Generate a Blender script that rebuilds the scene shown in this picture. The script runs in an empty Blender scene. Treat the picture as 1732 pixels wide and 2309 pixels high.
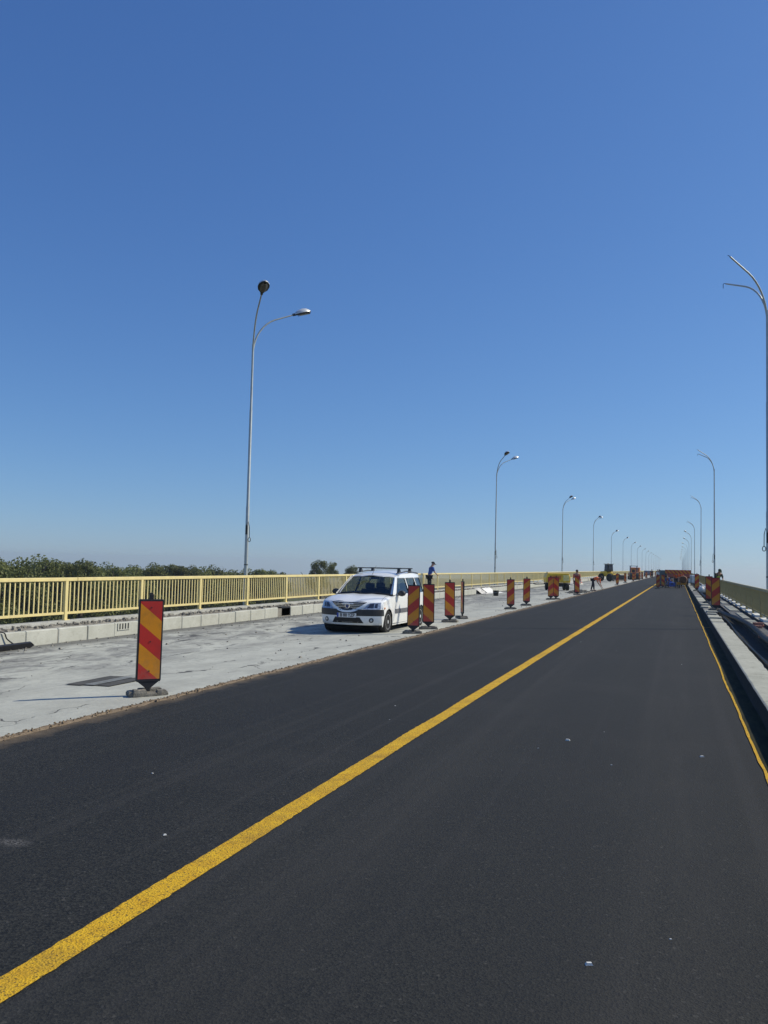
import bpy, bmesh, math, random
from mathutils import Vector, Matrix, noise
R = math.radians
random.seed(7)
scene = bpy.context.scene
col = scene.collection

# ------------------------------------------------------------------ camera
CAM_H = 1.65
def make_camera():
    W, H, f = 1732., 2309., 1920.
    r = R(1.3)
    d = Vector((1530 - W/2, -(1286 - H/2), -f)).normalized()      # bridge axis (+Y) in camera space
    u = Vector((math.sin(r), math.cos(r), 0)); u.z = -(u.x*d.x + u.y*d.y)/d.z; u.normalize()
    x = d.cross(u)
    m = Matrix((x, d, u))                                          # camera -> world
    cd = bpy.data.cameras.new('camera'); cd.sensor_fit = 'VERTICAL'; cd.sensor_height = 36
    cd.lens = f/H*36; cd.clip_start = 0.05; cd.clip_end = 20000
    co = bpy.data.objects.new('camera', cd); col.objects.link(co)
    co.matrix_world = Matrix.Translation((0, 0, CAM_H)) @ m.to_4x4()
    scene.camera = co
make_camera()

# ------------------------------------------------------------------ sky, sun, exposure
HAZE = 0.00022
SUN_EL, SUN_AZ = 41.0, 58.0          # azimuth clockwise from +Y (the bridge axis)
SKY_STR, SUN_STR = 0.085, 4.3
world = bpy.data.worlds.new('World'); scene.world = world; world.use_nodes = True
nt = world.node_tree; nt.nodes.clear()
out = nt.nodes.new('ShaderNodeOutputWorld'); bg = nt.nodes.new('ShaderNodeBackground')
sky = nt.nodes.new('ShaderNodeTexSky'); sky.sky_type = 'NISHITA'; sky.sun_disc = False
sky.sun_elevation = R(SUN_EL); sky.sun_rotation = R(SUN_AZ)
sky.air_density = 1.0; sky.dust_density = 0.4; sky.ozone_density = 6.0; sky.altitude = 100
tc = nt.nodes.new('ShaderNodeTexCoord'); mp = nt.nodes.new('ShaderNodeMapping')
mp.inputs['Rotation'].default_value = (R(1.3), 0, 0)               # the bridge climbs a little: true horizon is lower
sep = nt.nodes.new('ShaderNodeSeparateColor'); cmb = nt.nodes.new('ShaderNodeCombineColor')      # the camera's rendering of a hazy blue
pw = nt.nodes.new('ShaderNodeMath'); pw.operation = 'POWER'; pw.inputs[1].default_value = 0.69
ml = nt.nodes.new('ShaderNodeMath'); ml.operation = 'MULTIPLY'; ml.inputs[1].default_value = 2.22
rm_ = nt.nodes.new('ShaderNodeMath'); rm_.operation = 'MULTIPLY'; rm_.inputs[1].default_value = 0.89
pg = nt.nodes.new('ShaderNodeMath'); pg.operation = 'POWER'; pg.inputs[1].default_value = 0.88
mg = nt.nodes.new('ShaderNodeMath'); mg.operation = 'MULTIPLY'; mg.inputs[1].default_value = 1.255
nt.links.new(tc.outputs['Generated'], mp.inputs['Vector']); nt.links.new(mp.outputs[0], sky.inputs['Vector'])
nt.links.new(sky.outputs[0], sep.inputs[0]); nt.links.new(sep.outputs[2], pw.inputs[0]); nt.links.new(pw.outputs[0], ml.inputs[0])
nt.links.new(sep.outputs[0], rm_.inputs[0]); nt.links.new(rm_.outputs[0], cmb.inputs[0]); nt.links.new(sep.outputs[1], pg.inputs[0]); nt.links.new(pg.outputs[0], mg.inputs[0]); nt.links.new(mg.outputs[0], cmb.inputs[1]); nt.links.new(ml.outputs[0], cmb.inputs[2])
nt.links.new(cmb.outputs[0], bg.inputs[0]); bg.inputs[1].default_value = SKY_STR
nt.links.new(bg.outputs[0], out.inputs[0])
sd = bpy.data.lights.new('sun', 'SUN'); sd.energy = SUN_STR; sd.angle = R(0.53); sd.color = (1.0, 0.93, 0.76)
so = bpy.data.objects.new('sun', sd); col.objects.link(so)
S = Vector((math.sin(R(SUN_AZ))*math.cos(R(SUN_EL)), math.cos(R(SUN_AZ))*math.cos(R(SUN_EL)), math.sin(R(SUN_EL))))
so.rotation_euler = S.to_track_quat('Z', 'Y').to_euler(); so.location = S*60
scene.view_settings.view_transform = 'Standard'; scene.view_settings.look = 'None'
scene.view_settings.exposure = 0.0; scene.view_settings.gamma = 1.0; scene.view_settings.use_curve_mapping = False
scene.render.engine = 'CYCLES'

# ------------------------------------------------------------------ helpers
def tag(o, label=None, cat=None, group=None, kind=None):
    if label: o['label'] = label
    if cat: o['category'] = cat
    if group: o['group'] = group
    if kind: o['kind'] = kind
    return o
def empty(name, loc=(0, 0, 0), rz=0.0, parent=None):
    o = bpy.data.objects.new(name, None); col.objects.link(o); o.empty_display_size = 0.2
    o.location = loc; o.rotation_euler = (0, 0, rz); o.parent = parent
    return o
def copy_tree(o, parent=None):
    c = o.copy(); col.objects.link(c); c.parent = parent
    for ch in list(o.children): copy_tree(ch, c)
    return c
def inst(name, mesh, parent, loc=(0, 0, 0), rot=(0, 0, 0), scale=(1, 1, 1)):
    o = bpy.data.objects.new(name, mesh); col.objects.link(o); o.parent = parent
    o.location = loc; o.rotation_euler = rot; o.scale = scale
    return o
class MB:
    def __init__(s): s.v = []; s.f = []; s.m = []
    def add(s, vs, fs, mi=0):
        n = len(s.v); s.v += [tuple(a) for a in vs]
        for f in fs: s.f.append(tuple(i+n for i in f)); s.m.append(mi)
        return s
    def box(s, c, d, mi=0, rot=None, taper=1.0):
        x, y, z = d[0]/2, d[1]/2, d[2]/2
        vs = [Vector((sx*x*(taper if sz > 0 else 1), sy*y*(taper if sz > 0 else 1), sz*z)) for sz in (-1, 1) for sx, sy in ((-1, -1), (1, -1), (1, 1), (-1, 1))]
        if rot is not None: vs = [rot @ v for v in vs]
        vs = [v + Vector(c) for v in vs]
        return s.add(vs, [(3, 2, 1, 0), (4, 5, 6, 7), (0, 1, 5, 4), (1, 2, 6, 5), (2, 3, 7, 6), (3, 0, 4, 7)], mi)
    def tube(s, pts, r, n=8, mi=0, cap=True):
        pts = [Vector(p) for p in pts]; rs = r if isinstance(r, (list, tuple)) else [r]*len(pts)
        base = len(s.v); prev = None
        for i, p in enumerate(pts):
            t = (pts[min(i+1, len(pts)-1)] - pts[max(i-1, 0)]).normalized()
            if prev is None:
                a = Vector((1, 0, 0)) if abs(t.x) < 0.9 else Vector((0, 1, 0))
                prev = (a - t*a.dot(t)).normalized()
            prev = (prev - t*prev.dot(t)).normalized(); b = t.cross(prev)
            for k in range(n):
                an = 2*math.pi*k/n; s.v.append(tuple(p + prev*math.cos(an)*rs[i] + b*math.sin(an)*rs[i]))
        for i in range(len(pts)-1):
            for k in range(n):
                a = base+i*n+k; b2 = base+i*n+(k+1) % n
                s.f.append((a, b2, b2+n, a+n)); s.m.append(mi)
        if cap:
            s.f.append(tuple(base+k for k in range(n-1, -1, -1))); s.m.append(mi)
            s.f.append(tuple(base+(len(pts)-1)*n+k for k in range(n))); s.m.append(mi)
        return s
    def lathe(s, prof, axis='x', c=(0, 0, 0), n=20, mi=0):
        base = len(s.v)
        for (a, r) in prof:
            for k in range(n):
                an = 2*math.pi*k/n; p = (r*math.cos(an), r*math.sin(an))
                v = (a, p[0], p[1]) if axis == 'x' else ((p[0], a, p[1]) if axis == 'y' else (p[0], p[1], a))
                s.v.append((v[0]+c[0], v[1]+c[1], v[2]+c[2]))
        for i in range(len(prof)-1):
            for k in range(n):
                a = base+i*n+k; b = base+i*n+(k+1) % n
                s.f.append((a, b, b+n, a+n)); s.m.append(mi)
        for i in (0, len(prof)-1):
            if prof[i][1] > 1e-4: s.f.append(tuple(base+i*n+k for k in range(n))); s.m.append(mi)
        return s
    def grid(s, rows, mi=0, flip=False):
        base = len(s.v); nr, nc = len(rows), len(rows[0])
        for r_ in rows: s.v += [tuple(p) for p in r_]
        for i in range(nr-1):
            for j in range(nc-1):
                a = base+i*nc+j; q = (a, a+1, a+nc+1, a+nc)
                s.f.append(q[::-1] if flip else q); s.m.append(mi(i, j) if callable(mi) else mi)
        return s
    def poly(s, pts, mi=0): return s.add(pts, [tuple(range(len(pts)))], mi)
    def prism(s, pts2, y0, y1, mi=0, ax='y'):
        """outline given in (x,z) extruded along y (or (y,z) along x, or (x,y) along z)"""
        def P(a, b, t): return (a, t, b) if ax == 'y' else ((t, a, b) if ax == 'x' else (a, b, t))
        n = len(pts2); vs = [P(a, b, y0) for a, b in pts2] + [P(a, b, y1) for a, b in pts2]
        fs = [tuple(range(n)), tuple(range(2*n-1, n-1, -1))] + [(i, i+n, (i+1) % n+n, (i+1) % n) for i in range(n)]
        return s.add(vs, fs, mi)
    def mesh(s, name, mats, smooth=False, bevel=0, recalc=True, merge=0):
        me = bpy.data.meshes.new(name); me.from_pydata(s.v, [], s.f)
        for m in (mats if isinstance(mats, (list, tuple)) else [mats]): me.materials.append(m)
        me.polygons.foreach_set('material_index', s.m)
        if recalc or bevel or merge:
            bm = bmesh.new(); bm.from_mesh(me)
            if merge: bmesh.ops.remove_doubles(bm, verts=bm.verts, dist=merge)
            if recalc: bmesh.ops.recalc_face_normals(bm, faces=bm.faces)
            if bevel: bmesh.ops.bevel(bm, geom=[e for e in bm.edges if len(e.link_faces) == 2 and e.calc_face_angle(0) > 0.6], offset=bevel, segments=1, affect='EDGES', clamp_overlap=True)
            bm.to_mesh(me); bm.free()
        if smooth:
            me.polygons.foreach_set('use_smooth', [True]*len(me.polygons))
            me.set_sharp_from_angle(angle=R(smooth if smooth is not True else 40))
        me.update(); return me
    def build(s, name, mats, parent=None, **k):
        o = bpy.data.objects.new(name, s.mesh(name, mats, **k)); col.objects.link(o); o.parent = parent
        return o

# ------------------------------------------------------------------ materials
class NT:
    def __init__(s, name):
        s.m = bpy.data.materials.new(name); s.m.use_nodes = True; s.t = s.m.node_tree
        s.b = s.t.nodes['Principled BSDF']; s.out = s.t.nodes['Material Output']
        s.geo = s.t.nodes.new('ShaderNodeNewGeometry').outputs['Position']
        s.loc = s.t.nodes.new('ShaderNodeTexCoord').outputs['Object']
    def n(s, t): return s.t.nodes.new(t)
    def l(s, a, b): s.t.links.new(a, b)
    def val(s, x, sock):
        if isinstance(x, bpy.types.NodeSocket): s.l(x, sock)
        else: sock.default_value = x
    def math(s, op, a, b=0.0, c=0.0, clamp=False):
        n = s.n('ShaderNodeMath'); n.operation = op; n.use_clamp = clamp
        s.val(a, n.inputs[0]); s.val(b, n.inputs[1]); s.val(c, n.inputs[2]); return n.outputs[0]
    def scale(s, vec, sc, off=(0, 0, 0)):
        n = s.n('ShaderNodeMapping'); s.l(vec, n.inputs[0]); n.inputs['Scale'].default_value = sc; n.inputs['Location'].default_value = off; return n.outputs[0]
    def noise(s, vec, scale, detail=3, rough=.55, dist=0.0):
        n = s.n('ShaderNodeTexNoise'); s.l(vec, n.inputs['Vector']); n.inputs['Scale'].default_value = scale
        n.inputs['Detail'].default_value = detail; n.inputs['Roughness'].default_value = rough; n.inputs['Distortion'].default_value = dist
        return n.outputs['Fac']
    def voro(s, vec, scale, feat='F1', out='Distance'):
        n = s.n('ShaderNodeTexVoronoi'); n.feature = feat; s.l(vec, n.inputs['Vector']); n.inputs['Scale'].default_value = scale; return n.outputs[out]
    def ramp(s, fac, a, b, lo=0.0, hi=1.0):
        n = s.n('ShaderNodeMapRange'); n.clamp = True; s.val(fac, n.inputs[0]); n.inputs[1].default_value = a; n.inputs[2].default_value = b
        n.inputs[3].default_value = lo; n.inputs[4].default_value = hi; return n.outputs[0]
    def mix(s, fac, a, b):
        n = s.n('ShaderNodeMix'); n.data_type = 'RGBA'; s.val(fac, n.inputs[0])
        for v, k in ((a, 6), (b, 7)):
            if isinstance(v, bpy.types.NodeSocket): s.l(v, n.inputs[k])
            else: n.inputs[k].default_value = (*v, 1)
        return n.outputs[2]
    def xyz(s, vec):
        n = s.n('ShaderNodeSeparateXYZ'); s.l(vec, n.inputs[0]); return n.outputs
    def bump(s, h, strength=.3, dist=.01):
        n = s.n('ShaderNodeBump'); s.l(h, n.inputs['Height']); n.inputs['Strength'].default_value = strength; n.inputs['Distance'].default_value = dist
        s.l(n.outputs[0], s.b.inputs['Normal'])
    def fin(s, colr, rough=.6, metal=0.0, spec=.5):
        if isinstance(colr, bpy.types.NodeSocket): s.l(colr, s.b.inputs['Base Color'])
        else: s.b.inputs['Base Color'].default_value = (*colr, 1)
        s.val(rough, s.b.inputs['Roughness']); s.b.inputs['Metallic'].default_value = metal
        s.b.inputs['Specular IOR Level'].default_value = spec
        return s.m
def simple(name, c, rough=.5, metal=0.0, var=.18, sc=6.0, bump=0.0, spec=.5, dirt=None):
    t = NT(name); n = t.noise(t.loc, sc, 4, .6)
    cc = t.mix(t.ramp(n, .35, .7), tuple(x*(1-var) for x in c), tuple(min(1, x*(1+var*.6)) for x in c))
    if dirt:
        cc = t.mix(t.ramp(t.noise(t.loc, sc*.6, 6, .7), .52, .72, 0, .6), cc, dirt)
    if bump: t.bump(t.noise(t.loc, sc*8, 3), bump, .01)
    return t.fin(cc, rough, metal, spec)

def m_asphalt():
    t = NT('fresh_asphalt'); g = t.geo; X, Y, Z = t.xyz(g)
    v1 = t.voro(g, 95, out='Color'); v1 = t.xyz(v1)[0]
    v2 = t.voro(t.scale(g, (1, 1, 1), (3.3, 1.2, 0)), 75, out='Color'); v2 = t.xyz(v2)[1]
    fine = t.noise(g, 210, 2, .6)
    c = t.mix(t.ramp(v1, .15, .95), (.0060, .0066, .0062), (.036, .0375, .035))
    c = t.mix(t.ramp(fine, .55, .75, 0, .55), c, (.055, .055, .055))
    c = t.mix(t.ramp(v2, .985, .99, 0, .35), c, (.13, .125, .115))                # a few pale aggregate chips
    big = t.noise(t.scale(g, (.9, .06, 1)), 1.6, 4, .55)                           # paver lanes along the road
    c = t.mix(t.ramp(big, .3, .7, 0, .5), c, (.018, .019, .020))
    blot = t.noise(g, .55, 5, .6)
    c = t.mix(t.ramp(blot, .5, .75, 0, .28), c, (.05, .048, .044))
    lane = t.noise(t.scale(g, (3.0, .03, 1), (5, 0, 0)), 1.3, 2, .5)
    c = t.mix(t.ramp(lane, .56, .66, 0, .25), c, (.048, .047, .046))               # worn wheel lanes
    pass_ = t.ramp(t.math('ADD', X, t.math('MULTIPLY', t.noise(g, .4, 3, .5), .10)), -2.46, -2.40, 0, .22)
    c = t.mix(pass_, c, (.030, .031, .031))
    trk = t.math('MAXIMUM', t.ramp(t.math('ABSOLUTE', t.math('ADD', X, 1.75)), .08, .42, 1, 0), t.ramp(t.math('ABSOLUTE', t.math('ADD', X, .05)), .08, .42, 1, 0))
    c = t.mix(t.math('MULTIPLY', trk, t.ramp(t.noise(t.scale(g, (2, .12, 1)), 2.0, 5, .7), .35, .7, .0, .35)), c, (.050, .048, .044))
    # dusty left rim of the new asphalt and long cold joint
    dn = t.noise(g, 3.0, 5, .7)
    rim = t.math('MULTIPLY', t.ramp(t.math('ADD', X, t.math('MULTIPLY', dn, -.5)), -6.05, -5.72, 1, 0), .85)
    c = t.mix(rim, c, (.20, .15, .095))
    wet = t.ramp(t.math('ABSOLUTE', t.math('ADD', X, 4.15)), .0, .5, 1, 0)
    c = t.mix(t.math('MULTIPLY', wet, .14), c, (.016, .017, .02))
    j = t.ramp(t.math('ABSOLUTE', t.math('ADD', Y, -26.62)), .02, .05, .75, 0)
    c = t.mix(j, c, (.012, .012, .013))
    def spot(cx, cy, rx, ry):
        dx = t.math('DIVIDE', t.math('ADD', X, -cx), rx); dy = t.math('DIVIDE', t.math('ADD', Y, -cy), ry)
        d = t.math('SQRT', t.math('ADD', t.math('MULTIPLY', dx, dx), t.math('MULTIPLY', dy, dy)))
        return t.math('ADD', d, t.math('MULTIPLY', t.noise(g, 30, 4, .7), .9))
    c = t.mix(t.ramp(spot(-3.53, 3.38, .095, .04), .8, 1.5, .75, 0), c, (.010, .010, .012))
    pale = t.math('MULTIPLY', t.ramp(spot(-3.62, 4.05, .13, .07), .9, 1.6, 1, 0), t.ramp(t.noise(g, 60, 3, .8), .45, .6))
    c = t.mix(t.math('MULTIPLY', pale, .5), c, (.22, .21, .20))
    for (a, b) in ((-1.7, 4.6), (-.9, 7.7), (-3.0, 6.3), (-.3, 12.5), (-4.4, 8.5), (.1, 5.2), (-3.9, 11.5)):
        c = t.mix(t.math('MULTIPLY', t.ramp(spot(a, b, .10, .16), .8, 1.6, .5, 0), t.ramp(t.noise(g, 25, 3, .7), .45, .7)), c, (.012, .012, .014))
    h = t.math('ADD', t.math('MULTIPLY', t.voro(g, 95), .7), t.math('MULTIPLY', fine, .6))
    t.bump(h, .55, .006)
    return t.fin(c, t.ramp(v1, 0, 1, .70, .95), 0, .22)

def m_deck():
    t = NT('bare_concrete_deck'); g = t.geo; X, Y, Z = t.xyz(g)
    c = t.mix(t.ramp(t.noise(g, 1.1, 6, .65), .3, .72), (.395, .395, .34), (.535, .54, .465))
    c = t.mix(t.ramp(t.noise(g, 14, 5, .7), .45, .75, 0, .35), c, (.30, .30, .285))
    # dirt and scraped bitumen increases towards the kerb
    away = t.ramp(X, -11.9, -7.3, 1, 0)
    n1 = t.noise(t.scale(g, (1.2, .55, 1)), 1.1, 9, .74, .6)
    c = t.mix(t.math('MULTIPLY', t.ramp(n1, .45, .57), t.ramp(away, .12, .6, .16, .80)), c, (.17, .17, .16))
    n2 = t.noise(t.scale(g, (1.7, .7, 1), (4, 2, 0)), 1.7, 9, .76, .4)
    c = t.mix(t.math('MULTIPLY', t.ramp(n2, .555, .62), t.ramp(away, .05, .5, .04, .9)), c, (.05, .05, .052))
    n3 = t.noise(t.scale(g, (1, .35, 1), (9, 1, 0)), 4.0, 7, .8)
    c = t.mix(t.ramp(n3, .54, .68, 0, .42), c, (.21, .205, .19))
    edge = t.ramp(t.math('ADD', X, t.math('MULTIPLY', t.noise(g, 2.2, 5, .7), .8)), -11.62, -11.15, .88, 0)
    c = t.mix(edge, c, (.135, .135, .125))
    far = t.math('MULTIPLY', t.ramp(Y, 26, 48), t.ramp(t.noise(t.scale(g, (.7, .16, 1)), 1.0, 6, .7), .42, .60))
    c = t.mix(t.math('MULTIPLY', far, t.ramp(X, -7.2, -8.6, .15, .7)), c, (.14, .143, .15))
    # cracks
    wv = t.n('ShaderNodeVectorMath'); wv.operation = 'ADD'
    nn = t.n('ShaderNodeTexNoise'); t.l(g, nn.inputs['Vector']); nn.inputs['Scale'].default_value = 1.5; nn.inputs['Detail'].default_value = 5
    t.l(g, wv.inputs[0]); t.l(nn.outputs['Color'], wv.inputs[1])
    cr = t.voro(t.scale(wv.outputs[0], (.7, .28, 0), (.3, .12, 0)), 1.0, 'DISTANCE_TO_EDGE')
    mask = t.ramp(t.noise(g, .8, 3, .5), .54, .58)
    ck = t.math('MULTIPLY', t.ramp(cr, .004, .009, 1, 0), mask)
    c = t.mix(t.math('MULTIPLY', ck, .85), c, (.045, .045, .045))
    sp = t.ramp(t.noise(t.scale(g, (1, .6, 1), (2, 7, 0)), 9, 3, .6), .71, .74, 0, .8)
    c = t.mix(sp, c, (.06, .058, .055))
    t.bump(t.math('SUBTRACT', t.noise(g, 22, 6, .7), t.math('MULTIPLY', ck, .8)), .45, .012)
    return t.fin(c, .9, 0, .3)

def m_concrete(name, a, b, dirt=(.16, .15, .13), amt=.5, sc=1.0, lump=.35):
    t = NT(name); g = t.geo
    c = t.mix(t.ramp(t.noise(g, 1.7*sc, 6, .65), .3, .7), a, b)
    c = t.mix(t.ramp(t.noise(t.scale(g, (1, 1, 2.4)), 5*sc, 7, .72), .52, .70, 0, amt), c, dirt)
    c = t.mix(t.ramp(t.noise(g, 60, 3, .7), .6, .75, 0, .3), c, tuple(x*.55 for x in a))
    t.bump(t.noise(g, 30, 6, .7), lump, .012)
    return t.fin(c, .9, 0, .3)

def m_yellow_line():
    t = NT('worn_yellow_road_paint'); g = t.geo
    c = t.mix(t.ramp(t.noise(g, 9, 4, .6), .3, .7), (.56, .31, .010), (.68, .42, .018))
    v = t.xyz(t.voro(g, 120, out='Color'))[0]
    n = t.noise(g, 85, 4, .65)
    pit = t.math('MAXIMUM', t.ramp(n, .575, .62, 0, .8), t.ramp(v, .92, .95, 0, .75))
    c = t.mix(pit, c, (.05, .04, .02))
    c = t.mix(t.ramp(t.noise(g, 2.2, 6, .75), .50, .70, 0, .55), c, (.24, .145, .025))
    t.bump(t.math('ADD', t.voro(g, 95), n), .7, .005)
    return t.fin(c, .8, 0, .3)

def m_gutter():
    t = NT('oily_gutter_strip'); g = t.geo
    c = t.mix(t.ramp(t.noise(t.scale(g, (3, .5, 1)), 4, 5, .7), .4, .65), (.020, .022, .012), (.045, .043, .022))
    t.bump(t.noise(g, 90, 3), .5, .006)
    return t.fin(c, .9, 0, .12)

def m_leaf():
    t = NT('willow_foliage')
    r = t.n('ShaderNodeAttribute'); r.attribute_name = 'tint'; r.attribute_type = 'GEOMETRY'
    oi = t.n('ShaderNodeObjectInfo').outputs['Random']
    c = t.mix(r.outputs['Fac'], (.072, .092, .024), (.25, .275, .085))
    c = t.mix(t.math('MULTIPLY', oi, .5), c, (.075, .075, .035))
    m = t.fin(c, .65, 0, .3)
    tr = t.n('ShaderNodeBsdfTranslucent'); t.l(c, tr.inputs[0]); ms = t.n('ShaderNodeMixShader'); ms.inputs[0].default_value = .35
    t.l(t.b.outputs[0], ms.inputs[1]); t.l(tr.outputs[0], ms.inputs[2]); t.l(ms.outputs[0], t.out.inputs[0])
    return m
def m_terrain():
    t = NT('flood_plain'); g = t.geo
    c = t.mix(t.ramp(t.noise(g, .012, 6, .6), .4, .6), (.085, .085, .035), (.19, .125, .075))
    c = t.mix(t.ramp(t.noise(t.scale(g, (1, .3, 1)), .035, 5, .6), .5, .6, 0, .8), c, (.05, .075, .025))
    c = t.mix(t.ramp(t.noise(g, .5, 6, .7), .4, .7, 0, .5), c, (.06, .06, .028))
    t.bump(t.noise(g, .8, 5), .6, .5)
    return t.fin(c, .95, 0, .1)
def m_glass(name='car_glass', tint=(.50, .56, .52)):
    t = NT(name)
    tr = t.n('ShaderNodeBsdfTransparent'); tr.inputs[0].default_value = (*tint, 1)
    gl = t.n('ShaderNodeBsdfGlossy'); gl.inputs['Roughness'].default_value = .03
    fr = t.n('ShaderNodeFresnel'); fr.inputs[0].default_value = 1.5
    ms = t.n('ShaderNodeMixShader'); t.l(t.math('ADD', fr.outputs[0], .04), ms.inputs[0])
    t.l(tr.outputs[0], ms.inputs[1]); t.l(gl.outputs[0], ms.inputs[2]); t.l(ms.outputs[0], t.out.inputs[0])
    return t.m
def m_paint(name, c, rough=.28, coat=.6, dust=(.42, .40, .36)):
    t = NT(name); g = t.loc; z = t.xyz(g)[2]
    cc = t.mix(t.math('MULTIPLY', t.ramp(z, .2, .6, .40, .02), t.ramp(t.noise(g, 6, 5, .7), .35, .7)), c, dust)
    cc = t.mix(t.ramp(t.noise(g, 1.8, 4), .4, .7, 0, .07), cc, dust)
    m = t.fin(cc, rough, 0, .5); t.b.inputs['Coat Weight'].default_value = coat; t.b.inputs['Coat Roughness'].default_value = .06
    return m
def m_retro(name, c):
    t = NT(name); g = t.loc
    oi = t.n('ShaderNodeObjectInfo').outputs['Random']; off = t.n('ShaderNodeVectorMath'); off.operation = 'ADD'; t.l(t.geo, off.inputs[0])
    g = off.outputs[0]
    cc = t.mix(t.ramp(t.noise(g, 5, 6, .75), .46, .72, 0, .5), c, tuple(x*.5+.02 for x in c))
    cc = t.mix(t.math('MULTIPLY', oi, .30), cc, tuple(x*.55+.03 for x in c))
    low = t.ramp(t.xyz(t.loc)[2], .20, .55, .45, .0)
    cc = t.mix(t.math('MULTIPLY', low, t.ramp(t.noise(g, 14, 5, .7), .35, .65)), cc, (.20, .17, .13))
    cc = t.mix(t.ramp(t.noise(t.scale(g, (1, 1, .25)), 30, 4, .7), .60, .72, 0, .22), cc, (.12, .10, .08))
    m = t.fin(cc, .42, 0, .5)
    tr = t.n('ShaderNodeBsdfTranslucent'); t.l(cc, tr.inputs[0]); ms = t.n('ShaderNodeMixShader'); ms.inputs[0].default_value = .0
    return m

M = {}
M['asphalt'] = m_asphalt(); M['deck'] = m_deck(); M['yellow_line'] = m_yellow_line(); M['gutter'] = m_gutter()
M['kerb'] = m_concrete('kerb_concrete', (.42, .42, .36), (.52, .52, .46), (.27, .25, .20), .4, 1.4, .15)
M['rubble'] = m_concrete('rubble_fill', (.19, .175, .145), (.33, .31, .265), (.075, .065, .05), .85, 2.6, 1.0)
M['ledge'] = m_concrete('ledge_concrete', (.34, .34, .31), (.47, .47, .43), (.12, .105, .085), .75, 1.7, .8)
M['rkerb'] = m_concrete('pale_kerb_concrete', (.34, .34, .28), (.46, .46, .39), (.14, .13, .10), .55, 1.6, .4)
M['walkway'] = m_concrete('walkway_grey', (.13, .13, .125), (.22, .22, .21), (.06, .06, .06), .6, 1.5, .6)
M['membrane_and_shade'] = m_concrete('bitumen_and_shade', (.018, .019, .018), (.036, .037, .035), (.009, .009, .009), .6, 2.0, .8)  # black bitumen lining; also stands in for the upstand's shade
M['white_block'] = m_concrete('white_ledge', (.62, .62, .58), (.74, .74, .70), (.40, .38, .33), .4, 1.5, .2)
M['dust'] = m_concrete('brown_debris', (.17, .12, .075), (.30, .23, .15), (.055, .04, .028), .75, 6.0, 1.0)
M['underside'] = m_concrete('deck_side_concrete', (.30, .30, .28), (.40, .40, .38))
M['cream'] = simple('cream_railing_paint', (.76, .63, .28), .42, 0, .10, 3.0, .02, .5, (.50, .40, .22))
M['rust'] = simple('rusty_bolt', (.16, .07, .035), .8, .2)
M['pole'] = simple('galvanised_pole_paint', (.50, .53, .50), .42, .35, .14, 2.0, .03, .5, (.33, .34, .31))
M['pole_dark'] = simple('dark_cast_metal', (.045, .05, .05), .5, .4)
M['lampshell'] = simple('lamp_shell_aluminium', (.72, .74, .73), .35, .3, .10, 6)
M['lampglass'] = simple('dull_lamp_glass', (.16, .15, .13), .2, 0, .4, 14)
M['black_rubber'] = simple('black_rubber', (.018, .019, .022), .65, 0, .3, 9, .1)
M['black_frame'] = simple('black_plastic_frame', (.014, .015, .02), .5, 0, .25, 8, .05)
M['red'] = m_retro('red_sheeting', (.56, .028, .018)); M['amber'] = m_retro('amber_sheeting', (.74, .28, .006))
M['base'] = m_concrete('recycled_base_slab', (.13, .12, .10), (.27, .25, .21), (.04, .035, .03), .85, 7.0, 1.0)
M['cable'] = simple('black_cable', (.012, .013, .016), .5)
M['cream_shaded'] = simple('shaded_cream_paint', (.40, .33, .15), .6, 0, .2, 3.0, .02, .3, (.20, .16, .09)); M['leaf'] = m_leaf(); M['terrain'] = m_terrain()  # first one: railing cream darkened, right railing's shade put into the colour
M['bark'] = simple('bark', (.10, .08, .06), .9, 0, .4, 8, .5)
M['white_car'] = m_paint('white_car_paint', (.90, .91, .89)); M['glass'] = m_glass()
M['trim'] = simple('grey_black_bumper_plastic', (.028, .03, .034), .55, 0, .25, 12, .05)
M['moulding'] = simple('grey_door_moulding', (.13, .13, .14), .6)
M['chrome'] = simple('chrome_trim', (.72, .74, .77), .2, .85, .08)
M['silver'] = simple('silver_wheel_cover', (.62, .63, .63), .4, .1, .10, 12)
M['tyre'] = simple('tyre_rubber', (.022, .022, .022), .85, 0, .4, 14, .3, .3, (.10, .09, .08))
M['seat'] = simple('dark_seat_fabric', (.03, .03, .033), .9)
M['dash'] = simple('dark_dashboard', (.02, .02, .022), .7)
M['lens'] = simple('headlight_lens', (.55, .58, .62), .12, .6, .35, 20); M['lens_dark'] = simple('headlight_bowl', (.07, .08, .11), .15, .5, .3, 10)
M['blue_badge'] = simple('blue_enamel', (.02, .045, .16), .3)
M['plate_white'] = simple('plate_white', (.70, .70, .68), .5); M['plate_blue'] = simple('plate_blue', (.02, .05, .35), .5); M['ink'] = simple('black_ink', (.01, .01, .01), .5)
M['orange_lens'] = simple('orange_lens', (.75, .22, .02), .3)
M['skin'] = simple('skin', (.42, .24, .165), .55, 0, .12, 9); M['hair'] = simple('dark_hair', (.02, .015, .012), .7)
M['blue_shirt'] = simple('blue_shirt_cloth', (.045, .11, .38), .85, 0, .25, 10, .3); M['pale_blue'] = simple('pale_blue_cloth', (.30, .42, .58), .85, 0, .15, 10, .3)
M['dark_cloth'] = simple('dark_trouser_cloth', (.018, .02, .03), .9, 0, .3, 10, .3)
M['orange_cloth'] = simple('orange_vest_cloth', (.85, .16, .045), .8, 0, .2, 10, .3); M['red_cloth'] = simple('faded_red_cloth', (.48, .13, .09), .85, 0, .2, 10, .3)
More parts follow.
